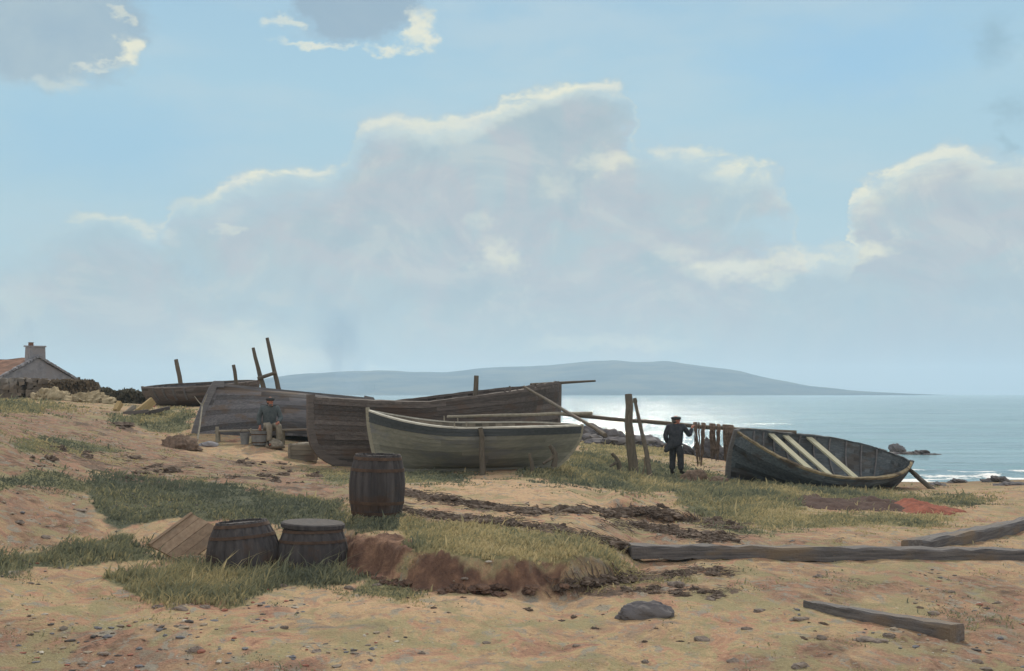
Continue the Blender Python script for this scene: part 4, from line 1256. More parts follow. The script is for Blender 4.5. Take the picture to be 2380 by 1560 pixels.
def cap_obj(parent, c, face, m):
    T = Matrix.Translation(c) @ Matrix.Rotation(face, 4, 'Z')
    mb = MB(); mb.lathe([(.096, .020), (.108, .036), (.122, .060), (.118, .085), (.085, .108), (.03, .116)], 22, T @ Matrix.Diagonal((1, 1.12, 1, 1)), cap0=True)
    o = mb.build('cap', m, parent, True)
    rows = []
    for k in range(9):
        a_ = math.pi * (1.12 + .76 * k / 8); rows.append([T @ Vector((.094 * math.cos(a_), .108 * math.sin(a_), .052)), T @ Vector((.105 * math.cos(a_), .165 * math.sin(a_) if math.sin(a_) < -.3 else .12 * math.sin(a_), .040)), T @ Vector((.094 * math.cos(a_), .108 * math.sin(a_), .046))])
    mb = MB(); mb.grid(rows); mb.build('cap_peak', m, o)
    return o


def person(label, loc, rz, J, head_turn, mats, scale=1.0, beard=False, coat_tail=None):
    """J: named joints in the person's own frame (facing -y)"""
    o = thing('person', label, 'person', loc, (0, 0, rz)); o.scale = (scale,) * 3
    V = {k: Vector(v) for k, v in J.items() if len(v) == 3}
    spine = [(V['pelvis'], .075), (V['waist'], .075), (V['chest'], .085), (V['neck'], .055), (V['head'] - Vector((0, 0, .06)), .052)]
    cs = [spine]
    jk = [[(V['pelvis'] + Vector((0, 0, -.06 if J['pelvis'][2] > .8 else .02)), (.215, .17)), (V['pelvis'] + Vector((0, 0, .03)), (.20, .16)), (V['waist'], (.185, .145)), (V['chest'], (.215, .155)), (V['neck'] - Vector((0, 0, .05)), (.105, .09)), (V['neck'] + Vector((0, 0, .02)), .066)]]
    tr = [[(V['pelvis'] + Vector((0, 0, .06)), (.155, .125)), (V['pelvis'], (.155, .125))]]
    bt = []
    for s, sx in (('l', 1), ('r', -1)):
        sh, el, wr, hp, kn, an, to = [V[s + k] for k in ('sh', 'el', 'wr', 'hip', 'kn', 'an', 'toe')]
        cs.append([(V['chest'], .085), (sh, .05), (sh.lerp(el, .5), .042), (el, .038), (el.lerp(wr, .4), .040), (wr, .029)])
        cs += [[(p if isinstance(p, Vector) else Vector(p), r) for p, r in c] for c in fingers(wr, V[s + 'hd'], V[s + 'hu'], sx, curl=J.get(s + 'curl', [.5])[0])]
        cs.append([(V['pelvis'], .075), (hp, .065), (hp.lerp(kn, .5), .060), (kn, .048), (kn.lerp(an, .35), .046), (an, .038), (to, .035)])
        jk.append([(V['chest'], (.215, .155)), (sh, .098), (sh.lerp(el, .5), .082), (el, .076), (el.lerp(wr, .5), .068), (wr - (wr - el).normalized() * .02, .055)])
        tr.append([(V['pelvis'], (.155, .125)), (hp, .118), (hp.lerp(kn, .5), .108), (kn, .092), (kn.lerp(an, .5), .088), (an + Vector((0, 0, .04)), .086)])
        bj, be = chains([(an + Vector((0, 0, .10)), .055), (an, .056), (an.lerp(to, .5) - Vector((0, 0, .01)), .052), (to, .040)])
        skin('boot', bj, be, mats['boot'], o, 1)
    if coat_tail:
        jk.append([(V['pelvis'] + Vector((0, 0, .03)), (.20, .16))] + [(Vector(p), r) for p, r in coat_tail])
    bj, be = chains(*cs)
    skin('body', bj, be, mats['skin'], o, 1, 0, lambda bm: add_head(bm, V['head'], head_turn))
    jj, je = chains(*jk); skin('jacket', jj, je, mats['jacket'], o, 2)
    tj, te = chains(*tr); skin('trousers', tj, te, mats['trousers'], o, 2)
    cap_obj(o, V['head'] + Vector((0, .005, 0)), head_turn, mats['cap'])
    T = Matrix.Translation(V['head']) @ Matrix.Rotation(head_turn, 4, 'Z')
    mb = MB(); hd = [T @ Vector((x, y, z)) for x, y, z in ((0, .05, .02),)]
    hb = MB(); hb.blob((0, 0, 0), (.088, .085, .085), 3, 3, .08, 2.0, flat=False)
    hair = hb.build('hair', M['hair'], o, True); hair.data.transform(T @ Matrix.Translation((0, .038, -.005)))
    if beard:
        hb = MB(); hb.blob((0, 0, 0), (.062, .050, .055), 6, 3, .15, 2.0, flat=False); be_ = hb.build('beard', M['hair'], o, True); be_.data.transform(T @ Matrix.Translation((0, -.052, -.098)))
    return o, V


# standing man seen from behind, right arm up to the rail
foot = gp(1571, 1104)
J = dict(pelvis=(0, 0, .93), waist=(0, 0, 1.10), chest=(0, .01, 1.33), neck=(0, -.01, 1.49), head=(.01, -.03, 1.615),
         rsh=(-.21, .01, 1.43), rel=(-.27, .02, 1.15), rwr=(-.27, -.10, .92), rhd=(0, -.1, -1), rhu=(-1, 0, 0), rcurl=(.35,),
         lsh=(.21, .0, 1.43), lel=(.36, -.14, 1.21), lwr=(.50, -.27, 1.42), lhd=(.2, -.3, .9), lhu=(-.2, .9, .3), lcurl=(.8,),
         rhip=(-.10, 0, .88), rkn=(-.12, -.03, .49), ran=(-.13, .01, .09), rtoe=(-.15, -.17, .05),
         lhip=(.10, 0, .88), lkn=(.11, -.02, .49), lan=(.12, .0, .09), ltoe=(.14, -.18, .05))
# facing away from the camera (local -y towards +y), turned a little to the right
sm, SV = person('standing man in dark coat and cap seen from behind, one hand on the net rail', (foot.x, foot.y, gz(foot.x, foot.y)), R(145), {**J,
    'rsh': (.21, .02, 1.43), 'rel': (.27, .10, 1.15), 'rwr': (.25, -.02, .92), 'rhd': (-.05, -.2, -1), 'rhu': (1, 0, 0),
    'lsh': (-.21, -.02, 1.43), 'lel': (-.30, -.20, 1.17), 'lwr': (-.26, -.42, 1.38), 'lhd': (-.1, -.5, .7), 'lhu': (.1, .7, .5),
    'rhip': (.10, 0, .88), 'rkn': (.11, -.03, .49), 'ran': (.11, .02, .09), 'rtoe': (.14, -.16, .05),
    'lhip': (-.10, 0, .88), 'lkn': (-.12, -.04, .49), 'lan': (-.14, -.02, .09), 'ltoe': (-.17, -.19, .05)},
    R(-50), dict(skin=M['skin'], jacket=M['navy'], trousers=M['darktrousers'], boot=M['boot'], cap=M['cap']), .955,
    coat_tail=[((.19, .09, .80), (.13, .10)), ((.27, .14, .66), (.085, .06))])

sm.scale = (1.06, 1.06, .955)
# seated man facing a little to the right
sx_, sy_ = at(626, 1000, BD - .02).x, BD - .02
gzs = gz(sx_, sy_ - .35)
sh_ = SEATZ - gzs
PZ = sh_ + .10
person('seated man in cap, blue-green jacket and pale trousers on the plank bench', (sx_, sy_, gzs), R(24),
    dict(pelvis=(0, .02, PZ), waist=(0, .0, PZ + .17), chest=(0, -.04, PZ + .40), neck=(0, -.08, PZ + .56), head=(.0, -.12, PZ + .675),
         lsh=(.21, -.05, PZ + .49), lel=(.30, -.10, PZ + .22), lwr=(.17, -.34, PZ + .10), lhd=(-.5, -.8, -.1), lhu=(0, -.2, 1), lcurl=(.5,),
         rsh=(-.21, -.05, PZ + .49), rel=(-.30, .02, PZ + .22), rwr=(-.27, -.06, PZ - .01), rhd=(-.05, -.4, -.75), rhu=(-.3, -.8, .5), rcurl=(.7,),
         lhip=(.10, .0, PZ - .02), lkn=(.17, -.42, PZ + .01), lan=(.17, -.42, .09), ltoe=(.20, -.60, .05),
         rhip=(-.10, 0, PZ - .02), rkn=(-.10, -.44, PZ + .01), ran=(-.12, -.47, .09), rtoe=(-.13, -.65, .05)),
    R(18), dict(skin=M['skin'], jacket=M['tealwool'], trousers=M['trousers'], boot=M['boot'], cap=M['cap']), 1.0, beard=True)

# ------------------------------------------------------------------ cottage, wall, hedge, straw
def cottage():
    D = 62.0; L_, R_ = at(-6, 884, D - 1.6), at(178, 884, D + 1.6)
    zg = 1.6; ez = at(0, 884, D).z; ap = at(84, 834, D).z
    c = (L_ + R_) / 2; w = math.hypot(R_.x - L_.x, R_.y - L_.y); ang = math.atan2(R_.y - L_.y, R_.x - L_.x)
    o = thing('cottage', 'low stone cottage with a red roof and gable chimney at far left', 'cottage', (c.x, c.y, zg), (0, 0, ang))
    e, a = ez - zg, ap - zg; hw = w / 2; dp = 9.0
    mb = MB()
    sec = [(-hw, 0), (hw, 0), (hw, e), (0, a), (-hw, e)]
    f = [Vector((x, 0, z)) for x, z in sec]; bk = [Vector((x, dp, z)) for x, z in sec]
    mb.add(f + bk, [(0, 1, 2, 3, 4), (9, 8, 7, 6, 5), (0, 5, 6, 1), (1, 6, 7, 2), (4, 9, 5, 0)], .5); mb.build('wall', M['stone'], o)
    mb = MB()
    for x0, x1, z0, z1 in ((-hw - .12, 0, e - .05, a + .02), (0, hw + .12, a + .02, e - .05)):
        rows = []
        for k in range(13):
            y = .10 + (dp - .1) * k / 12; sag = -.10 * math.sin(math.pi * k / 12)
            rows.append([Vector((x0 + (x1 - x0) * j / 10, y, z0 + (z1 - z0) * j / 10 + .10 + sag + rnd.uniform(-.02, .02))) for j in range(11)])
        mb.grid(rows, [[rnd.random() for _ in range(10)] for _ in range(12)])
        mb.grid([[v for v in rows[0]], [v - Vector((0, 0, .13)) for v in rows[0]]])
    rf = mb.build('roof', M['tile'], o)
    mb = MB()
    for x0, x1, z0, z1 in ((-hw - .06, 0, e, a + .08), (0, hw + .06, a + .08, e)):
        n = 14
        for k in range(n):
            t = (k + .5) / n; mb.box((x0 + (x1 - x0) * t, .0, z0 + (z1 - z0) * t + .05), (w / 2 / n * 1.02, .24, .10), Matrix.Rotation(-math.atan2(z1 - z0, x1 - x0), 3, 'Y'), rnd.random(), jit=.015)
    mb.build('gable_coping', M['stone'], o)
    ch = MB(); ct = at(0, 806, D).z - zg
    ch.box((0, .28, (a - .55 + ct) / 2), (.86, .52, ct - a + .55), None, .6, taper=.95, jit=.02); cho = ch.build('chimney', M['stone'], o)
    mb = MB(); mb.box((0, .28, ct + .02), (.90, .58, .07), None, .6, jit=.02); mb.build('chimney_cap', M['stone'], cho)
    mb = MB(); mb.lathe([(.13, ct - .05), (.12, ct + .20), (.15, ct + .22), (.10, ct + .22)], 12, Matrix.Translation((-.22, .28, 0))); mb.build('chimney_pot', M['tile'], cho)
    return at(72, 800, D + .3)


CH = cottage()


def rubble(name, label, cat, pts, thick, m, seed):
    """pts: (px, py top, py base, D) along the wall; loose stones laid in courses"""
    rr = random.Random(seed); mb = MB()
    segs = []
    for (x0, t0, b0, d0), (x1, t1, b1, d1) in zip(pts[:-1], pts[1:]):
        A, B = at(x0, b0, d0), at(x1, b1, d1); A2, B2 = at(x0, t0, d0), at(x1, t1, d1)
        n = max(2, int((B - A).length / .17))
        for k in range(n):
            t = (k + .5) / n; lo = A.lerp(B, t); hi = A2.lerp(B2, t); lo.z = min(lo.z, gz(lo.x, lo.y)) - .1
            hh = hi.z - lo.z; nc = max(2, int(hh / .14)); ang = math.atan2(B.y - A.y, B.x - A.x)
            for j in range(nc):
                z = lo.z + hh * (j + .5) / nc
                for yy in (-.5, .5):
                    mb.box((lo.x + rr.uniform(-.06, .06) - math.sin(ang) * yy * thick, lo.y + math.cos(ang) * yy * thick, z + rr.uniform(-.02, .02)), ((B - A).length / n * rr.uniform(.95, 1.25), thick * rr.uniform(.9, 1.1), hh / nc * rr.uniform(.95, 1.15)), Euler((rr.uniform(-.1, .1), rr.uniform(-.12, .12), ang + rr.uniform(-.12, .12))).to_matrix(), rr.random(), jit=.03)
    o = mb.build(name, M[m]); g = at(*[pts[0][0], pts[0][2]], pts[0][3]); rebase(o, g); return tag(o, label, cat)


rubble('stone_wall', 'grey dry stone wall running along in front of the cottage', 'wall', [(-70, 880, 935, 48), (60, 879, 933, 48), (118, 884, 932, 48.5), (200, 895, 930, 49)], .3, 'drystone', 3)


def bush(name, label, outline, D, thick, m, n, leaf, seed, cat='shrub', low=None):
    """leaf clumps filling the traced outline to a depth of 'thick' metres, on short stems"""
    rr = random.Random(seed)
    xs = [p[0] for p in outline]; ys = [p[1] for p in outline]
    g = at((min(xs) + max(xs)) / 2, max(ys), D); g.z = gz(g.x, D)
    o = thing(name, label, cat, g); mb = MB(); cnt = 0
    P = np.array(outline, float)
    while cnt < n:
        x, y = rr.uniform(min(xs), max(xs)), rr.uniform(min(ys), max(ys))
        if poly_sd(np.array([x]), np.array([y]), outline)[0] < rr.uniform(-2.5, 2): continue
        c = at(x, y, D + rr.uniform(-.5, .5) * thick) - g
        s = leaf * rr.uniform(.6, 1.5); E = Euler((rr.uniform(0, 6), rr.uniform(0, 6), rr.uniform(0, 6))).to_matrix()
        q = [c + E @ Vector(v) * s for v in ((-.6, 0, 0), (0, -.35, .1), (.7, 0, 0), (0, .35, -.1))]
        tn = min(1, max(0, .25 + .5 * rr.random() + .25 * math.sin(x * .21) * math.cos(y * .3)))
        mb.add(q, [(0, 1, 2, 3)], tn); cnt += 1
    mb.build('crown', M[m], o)
    mb = MB()
    for k in range(9):
        x = min(xs) + (max(xs) - min(xs)) * (k + .5) / 9; b = at(x, max(ys), D) - g; t_ = at(x + rr.uniform(-6, 6), (min(ys) + max(ys)) / 2, D) - g
        b.z = gz(b.x + g.x, D) - g.z - .1; mb.tube([b, b.lerp(t_, .5) + Vector((.05, 0, 0)), t_], [.05, .035, .015], 5)
    mb.build('trunk', M['twig'], o)


bush('shrub', 'brown bushy growth on the wall top, right of the cottage gable', [(112, 893), (120, 886), (150, 884), (185, 883), (215, 885), (228, 893), (232, 910), (225, 918), (150, 918), (118, 912)], 47.2, 1.2, 'shrub', 3800, .11, 41)
bush('hedge', 'low dark hedge between the brown shrub and the small open boat', [(225, 905), (245, 901), (256, 907), (275, 911), (300, 904), (312, 909), (335, 913), (352, 917), (360, 925), (355, 945), (230, 945)], 50, 1.4, 'hedge', 4200, .11, 43, 'hedge')
standing('post', 'small stake standing up out of the brown shrub on the wall', 'post', (183, 877), (184, 900), 47, .06, .05)

for lab, cx, cy, w, hgt, sd in (('larger pale straw heap by the stone wall, left of the other', 108, 936, 86, 29, 51), ('lower pale straw heap in front of the brown shrub, right of the other', 205, 938, 110, 24, 53)):
    D = 44.0; g = at(cx, cy, D); g.z = min(g.z, gz(g.x, D)) - .05; mb = MB()
    mb.blob((0, 0, .05), (w * K / F * D / 2, .8, hgt * K / F * D * 1.0), sd, 5, .42, 3.4)
    o = mb.build('straw_heap', M['straw'], None, True); o.location = g; tag(o, lab, 'straw', 'straw heaps by the wall')

# split timbers lying left of the small boat
def plank(label, a, b, D, w, t, m, name='timber_plank'):
    B = gp(*b); A = at(*a, B.y + .25); A.z = max(A.z, gz(A.x, A.y) + t * .3); d = B - A
    o = thing(name, label, 'plank', A, group='split timbers left of the small boat')
    ang = math.atan2(d.y, d.x); mb = MB()
    mb.box((d.length / 2, 0, 0), (d.length, t, w), None, rnd.random(), jit=.015)
    q = mb.build('board', M[m], o); q.rotation_euler = (0, -math.atan2(d.z, math.hypot(d.x, d.y)), ang)
    ob = q; ob.parent = None; bpy.data.objects.remove(o); ob.name = name; ob.location = A
    return tag(ob, label, 'plank', 'split timbers left of the small boat')


plank('thick pale split timber propped up left of the small open boat', (357, 931), (322, 958), 45, .26, .2, 'yellowwood')
plank('short pale timber end leaning at the foot of the dark hedge', (280, 936), (268, 955), 44.5, .16, .14, 'yellowwood')
plank('dark plank lying under the thick pale timber', (345, 955), (285, 961), 44.3, .12, .16, 'tarred')
plank('dark plank lying against the small open boat\'s end', (395, 948), (335, 962), 44.6, .12, .14, 'tarred')
plank('brown plank leaning between the pale timbers', (312, 945), (292, 960), 44.0, .12, .12, 'crate')
g = at(349, 959, 43.4); mb = MB(); mb.blob((0, 0, 0), (.16, .12, .10), 3, 3, .3); o = mb.build('red_rag', M['redsail'], None, True); o.location = (g.x, g.y, gz(g.x, g.y)); tag(o, 'small red rag among the split timbers', 'rag')

# ------------------------------------------------------------------ rocks and stones
def rock(label, px, py, D, size, seed, group, m='rock', name='rock', z=None, sub=4, rough=.62):
    g = at(px, py, D); zz = (gz(g.x, D) if z is None else z)
    mb = MB(); mb.blob((0, 0, 0), size, seed, sub, rough, 1.5, rnd.uniform(-.5, .5), rnd.random())
    o = mb.build(name, M[m]); o.location = (g.x, g.y, zz - size[2] * .05); return tag(o, label, 'rock' if name == 'rock' else 'stone', group)


for k, (px, py, D, s) in enumerate([(1352, 1014, 52, (.8, .6, .36)), (1388, 1010, 54, (1.0, .7, .52)), (1428, 1010, 55, (.95, .7, .46)), (1466, 1014, 56, (.8, .6, .34)), (1504, 1016, 57, (.85, .6, .48)), (1535, 1024, 56, (.6, .5, .28)), (1408, 1022, 51, (.7, .5, .26))]):
    rock('dark rock in the low ridge at the water\'s edge behind the tall post', px, py, D, s, 60 + k, 'rocks behind the tall post')
for k, (px, py, D, s) in enumerate([(1612, 1050, 50, (.6, .45, .38)), (1652, 1048, 49, (.65, .5, .62)), (1690, 1052, 48, (.75, .5, .5))]):
    rock('dark rock on the shore seen between the hanging nets', px, py, D, s, 80 + k, 'rocks behind the hanging nets')
for k, (px, py, D, s) in enumerate([(2035, 1046, 61, (.55, .4, .20)), (2082, 1050, 60, (.38, .36, .30)), (2105, 1056, 58, (.85, .5, .13)), (2142, 1054, 58, (.42, .35, .20)), (2168, 1058, 57.5, (.4, .3, .09))]):
    rock('grey rock standing in the water beyond the blue-black boat', px, py, D, s, 90 + k, 'rocks in the sea', z=-.05)
for k, (px, py, s) in enumerate([(2225, 1122, (.38, .25, .12)), (2310, 1120, (.40, .3, .15)), (2340, 1128, (.36, .25, .09)), (2180, 1128, (.22, .16, .07))]):
    g = gp(px, py); rock('low dark stone at the water\'s edge on the right', px, py, g.y, s, 100 + k, 'stones at the water edge')

g = gp(1497, 1432)
mb = MB(); mb.blob((0, 0, .0), (.25, .15, .125), 72, 4, .20, 1.7, .1); o = mb.build('stone', M['rock']); o.location = g; tag(o, 'large dark stone lying alone in the near sand, below the turf bank', 'stone')
for px, py, s in [(1859, 1440, .085), (1630, 1487, .07), (1735, 1462, .055), (1906, 1484, .055), (2012, 1490, .11), (2046, 1492, .08), (2065, 1479, .06), (2170, 1427, .07), (1862, 1550, .09), (1705, 1538, .06), (1652, 1394, .06), (1574, 1362, .12), (1900, 1342, .07), (1926, 1382, .05), (1767, 1421, .08),
                  (660, 1363, .055), (810, 1368, .06), (879, 1361, .05), (457, 1512, .07), (364, 1412, .06), (416, 1417, .07), (187, 1187, .09), (41, 1215, .07), (105, 1250, .08), (476, 1412, .06), (735, 1515, .05), (1155, 1090, .16), (1080, 1345, .05), (1130, 1495, .05), (980, 1520, .045), (1340, 1502, .05), (660, 1460, .045), (240, 1520, .06), (2270, 1540, .06), (1500, 1540, .05)]:
    g = gp(px, py); mb = MB(); mb.blob((0, 0, 0), (s * rnd.uniform(.7, 1.1), s * rnd.uniform(.5, .7), s * rnd.uniform(.3, .5)), rnd.randrange(999), 3, .4, 1.6, rnd.uniform(-.5, .5), rnd.random())
    o = mb.build('small_stone', M['stonebit']); o.location = g; tag(o, 'small dark stone lying loose on the sand', 'stone', 'small loose stones on the sand')

M['soil'] = rocky('dark_soil', (.055, .038, .034), (.19, .12, .085), 11, bump=1.0, dist=.03)
for k in range(26):
    px = rnd.choice((rnd.uniform(840, 960), rnd.uniform(960, 1330))); g = gp(px, np.interp(px, [830, 960, 1130, 1330], [1334, 1368, 1377, 1366]) + rnd.uniform(-9, 10)); s_ = rnd.uniform(.025, .075)
    mb = MB(); mb.blob((0, 0, 0), (s_ * rnd.uniform(1, 1.6), s_, s_ * rnd.uniform(.5, .8)), 300 + k, 4, .5, 1.8, rnd.uniform(-1, 1), rnd.random())
    o = mb.build('soil_clod', M['soil']); o.location = g; tag(o, 'dark clod of soil fallen at the foot of the turf bank', 'clod', 'soil clods below the turf bank')

# ------------------------------------------------------------------ smoke and haze
def smoke(label, base, H, lean, r0, r1, dens, colr, seed):
    """a plume rising from base: axis x = lean[0]*t + lean[1]*t^2 over its height H, widening from r0 to r1"""
    ax = lambda q: lean[0] * q + lean[1] * q * q
    mb = MB(); n = 14; mb.tube([Vector((ax(k / n), 0, H * k / n)) for k in range(n + 1)], [1.15 * (r0 + (r1 - r0) * k / n) for k in range(n + 1)], 16)
    m = bpy.data.materials.new('smoke'); m.use_nodes = True; t = NT(m.node_tree); t.n.remove(t.n['Principled BSDF'])
    v = t.new('ShaderNodeVolumePrincipled'); v.inputs['Color'].default_value = (*colr, 1); v.inputs['Anisotropy'].default_value = .2
    co = t.new('ShaderNodeTexCoord').outputs['Object']
    sp = t.new('ShaderNodeSeparateXYZ'); t.l.new(co, sp.inputs[0])
    q = t.math('MULTIPLY', sp.outputs[2], 1 / H)
    wob = t.math('MULTIPLY', t.math('SUBTRACT', t.noise(t.mapping(co, (.5, .5, .5), (seed, 0, 0)), 1.0, 4, .6), .5), 1.0)
    axn = t.math('ADD', t.math('MULTIPLY', q, lean[0]), t.math('MULTIPLY', t.math('MULTIPLY', q, q), lean[1]))
    rad = t.math('MULTIPLY_ADD', q, r1 - r0, r0)
    dx = t.math('SUBTRACT', sp.outputs[0], axn)
    rr = t.math('DIVIDE', t.math('SQRT', t.math('ADD', t.math('MULTIPLY', dx, dx), t.math('MULTIPLY', sp.outputs[1], sp.outputs[1]))), rad)
    rr = t.math('ADD', rr, wob)
    fade = t.math('MULTIPLY', t.sstep(rr, 1.0, .1), t.math('MULTIPLY', t.sstep(q, 1.0, .35), t.sstep(q, 0.0, .08)))
    no = t.sstep(t.noise(t.mapping(co, (.7, .7, .35), (0, seed, 0)), 1.0, 5, .65), .38, .62, .05, 1.0)
    t.put(v.inputs['Density'], t.math('MULTIPLY', t.math('MULTIPLY', no, fade), dens))
    t.l.new(v.outputs[0], t.n['Material Output'].inputs['Volume'])
    o = mb.build('smoke', m); o.location = base; tag(o, label, 'smoke', kind='stuff')


SD = 70
smoke('thin blue smoke rising behind the dark boats', at(822, 925, SD), 7.2, (-1.2, -1.3), 1.0, 3.0, .38, (.42, .62, .84), 3)
smoke('thin smoke drifting from the cottage chimney', CH, 4.6, (-.3, -1.0), .35, 1.4, .55, (.50, .68, .88), 9)

mb = MB(); mb.box((0, 1690, 36.0), (7000, 3480, 82.0))
m = bpy.data.materials.new('haze'); m.use_nodes = True; t = NT(m.node_tree); t.n.remove(t.n['Principled BSDF'])
v = t.new('ShaderNodeVolumePrincipled'); v.inputs['Color'].default_value = (.62, .82, 1.0, 1); v.inputs['Density'].default_value = 3.5e-4; v.inputs['Anisotropy'].default_value = .35
t.l.new(v.outputs[0], t.n['Material Output'].inputs['Volume'])
hz = mb.build('haze', m); tag(hz, kind='stuff')

# ------------------------------------------------------------------ sky and sun
SUN_EL, SUN_AZ = 34.0, 5.0
def world():
    w = bpy.data.worlds.new('World'); sc.world = w; w.use_nodes = True
    t = NT(w.node_tree); bg = w.node_tree.nodes['Background']
    sky = t.new('ShaderNodeTexSky', sky_type='NISHITA'); sky.sun_disc = False
    sky.sun_elevation = R(SUN_EL); sky.sun_rotation = R(SUN_AZ); sky.air_density = 1.0; sky.dust_density = .6; sky.ozone_density = 1.6
    d = t.new('ShaderNodeTexCoord').outputs['Generated']
    s = t.new('ShaderNodeSeparateXYZ'); t.l.new(d, s.inputs[0]); x, y, z = s.outputs
    az = t.math('ARCTAN2', x, y); el = t.math('ARCSINE', z)
    # azimuth and elevation in "photograph units" (5.7 per milliradian-ish): 2905 per radian
    U_ = F / K
    AX = lambda p: math.atan((p * K - 512) / F) * U_
    EL = lambda p, q: math.atan((HOR - q * K) / math.hypot(F, p * K - 512)) * U_
    sd = t.mapping(d, (1, 1, 1.7))
    wn = t.noise(sd, 9, 5, .58, color=True); ws = t.new('ShaderNodeSeparateColor'); t.l.new(wn, ws.inputs[0])
    wn2 = t.noise(sd, 34, 4, .6, color=True); ws2 = t.new('ShaderNodeSeparateColor'); t.l.new(wn2, ws2.inputs[0])
    def warp(base, c, a1, a2):
        v = t.math('MULTIPLY_ADD', t.math('SUBTRACT', ws.outputs[c], .5), a1, base)
        return t.math('MULTIPLY_ADD', t.math('SUBTRACT', ws2.outputs[c], .5), a2, v)
    A0 = t.math('MULTIPLY', az, U_); E0 = t.math('MULTIPLY', el, U_)
    A = warp(A0, 0, 170, 85); E = warp(E0, 1, 100, 62)
    wn3 = t.noise(sd, 95, 3, .6, color=True); ws3 = t.new('ShaderNodeSeparateColor'); t.l.new(wn3, ws3.inputs[0])
    A = t.math('MULTIPLY_ADD', t.math('SUBTRACT', ws3.outputs[0], .5), 26, A); E = t.math('MULTIPLY_ADD', t.math('SUBTRACT', ws3.outputs[1], .5), 20, E)
    A2 = t.math('MULTIPLY_ADD', t.math('SUBTRACT', ws2.outputs[0], .5), 120, A); E2 = t.math('MULTIPLY_ADD', t.math('SUBTRACT', ws2.outputs[2], .5), 60, E)
    xn = t.math('MULTIPLY_ADD', A, 1 / 2600.0, .5, clamp=True)

    def curve(pts, inp=None):
        n = t.new('ShaderNodeFloatCurve'); t.put(n.inputs['Value'], inp or xn); c = n.mapping.curves[0]
        pts = sorted(pts)
        c.points[0].location = pts[0]; c.points[1].location = pts[-1]
        for p in pts[1:-1]: c.points.new(*p)
        n.mapping.update(); return n.outputs[0]

    def topc(pts): return t.math('MULTIPLY', curve([(min(1, max(0, AX(p) / 2600 + .5)), EL(p, q) / 1000) for p, q in pts]), 1000)
    def val(pts): return curve([(min(1, max(0, AX(p) / 2600 + .5)), v) for p, v in pts])
    mass = [(-200, 600), (0, 580), (90, 545), (180, 500), (280, 500), (340, 520), (380, 455), (470, 440), (560, 415), (650, 405), (750, 382), (800, 330), (840, 280), (910, 272), (1000, 280), (1100, 262), (1160, 225), (1200, 202), (1280, 184), (1370, 182), (1440, 190), (1468, 240), (1490, 320), (1540, 335), (1640, 330), (1700, 345), (1780, 365), (1830, 410), (1850, 500), (1880, 570), (1950, 570), (1985, 500), (2005, 435), (2060, 385), (2130, 348), (2210, 326), (2270, 345), (2380, 362), (2600, 380)]
    T1 = topc(mass)
    dep = t.math('SUBTRACT', T1, E)
    soft = val([(0, 1.0), (330, .95), (760, .85), (840, .7), (1200, .45), (1400, .6), (1450, 1.0), (1500, 1.0), (1850, .8), (2000, .55), (2380, .55)])
    al = t.sstep(dep, t.math('MULTIPLY_ADD', soft, -38, -4), t.math('MULTIPLY_ADD', soft, 150, 10))
    rimS = val([(-100, 0), (150, .25), (210, .8), (330, .8), (380, .6), (560, 1), (740, 1), (790, .35), (850, .95), (1000, .9), (1200, 1), (1400, 1), (1450, .55), (1480, .5), (1520, .75), (1640, .9), (1800, .95), (1850, .45), (1930, .45), (1990, .95), (2120, 1), (2260, .95), (2380, .9)])
    rimW = val([(-100, .3), (330, .40), (560, .5), (800, .4), (900, .55), (1100, .65), (1250, .6), (1430, .45), (1520, .5), (1640, .75), (1800, .95), (1900, .6), (2000, .95), (2120, 1), (2250, .9), (2380, .7)])
    rim = t.math('MULTIPLY', t.sstep(dep, t.math('MULTIPLY_ADD', rimW, 115, 10), t.math('MULTIPLY', rimW, 22)), rimS)
    rim = t.math('MULTIPLY', rim, t.sstep(t.noise(t.mapping(d, (1, 1, 2.2)), 15, 5, .62, dist=.4), .33, .53, .22, 1.0))
    rim = t.math('MULTIPLY', rim, t.sstep(dep, -12, 18))
    # second billow in front of the right of the mass and a lit gap low on the right
    def patch(p, q, rx, ry, soft=.9, st=1.0):
        a_ = t.math('MULTIPLY', t.math('SUBTRACT', A2, AX(p)), 1.0 / rx); e_ = t.math('MULTIPLY', t.math('SUBTRACT', E2, EL(p, q)), 1.0 / ry)
        r_ = t.math('SQRT', t.math('ADD', t.math('MULTIPLY', a_, a_), t.math('MULTIPLY', e_, e_)))
        return t.math('MULTIPLY', t.sstep(r_, 1.0, 1 - soft), st)
    # clear gap under the right billow
    gap = t.math('MAXIMUM', patch(1850, 535, 190, 62, .8), patch(1900, 490, 95, 70, .8))
    al = t.math('MULTIPLY', al, t.math('MULTIPLY_ADD', gap, -.85, 1.0))
    lit = patch(1165, 600, 75, 70, .95, .75)
    for a_ in [(1420, 372, 110, 34, .9, .75), (1720, 612, 150, 40, .9, .95), (1870, 600, 190, 38, .9, .95), (1990, 572, 150, 28, .9, .85), (1590, 585, 70, 34, .9, .35), (1790, 640, 60, 26, .9, .5), (560, 800, 210, 80, .98, .55), (620, 850, 230, 90, .98, .95), (1110, 515, 60, 30, .9, .35), (510, 535, 35, 22, .9, .5), (350, 540, 60, 20, .9, .5), (1400, 800, 300, 26, .95, .35), (1750, 440, 110, 26, .9, .25), (1310, 420, 70, 40, .9, .35), (840, 868, 260, 22, .9, .3), (30, 700, 70, 110, .9, .3)]:
        lit = t.math('MAXIMUM', lit, patch(*a_))
    # colours of the cloud body
    body_n = t.noise(t.mapping(d, (1, 1, 1.3)), 7, 6, .6, dist=.4)
    streak = t.noise(t.mapping(d, (2.2, 2.2, 1.0)), 16, 5, .62)
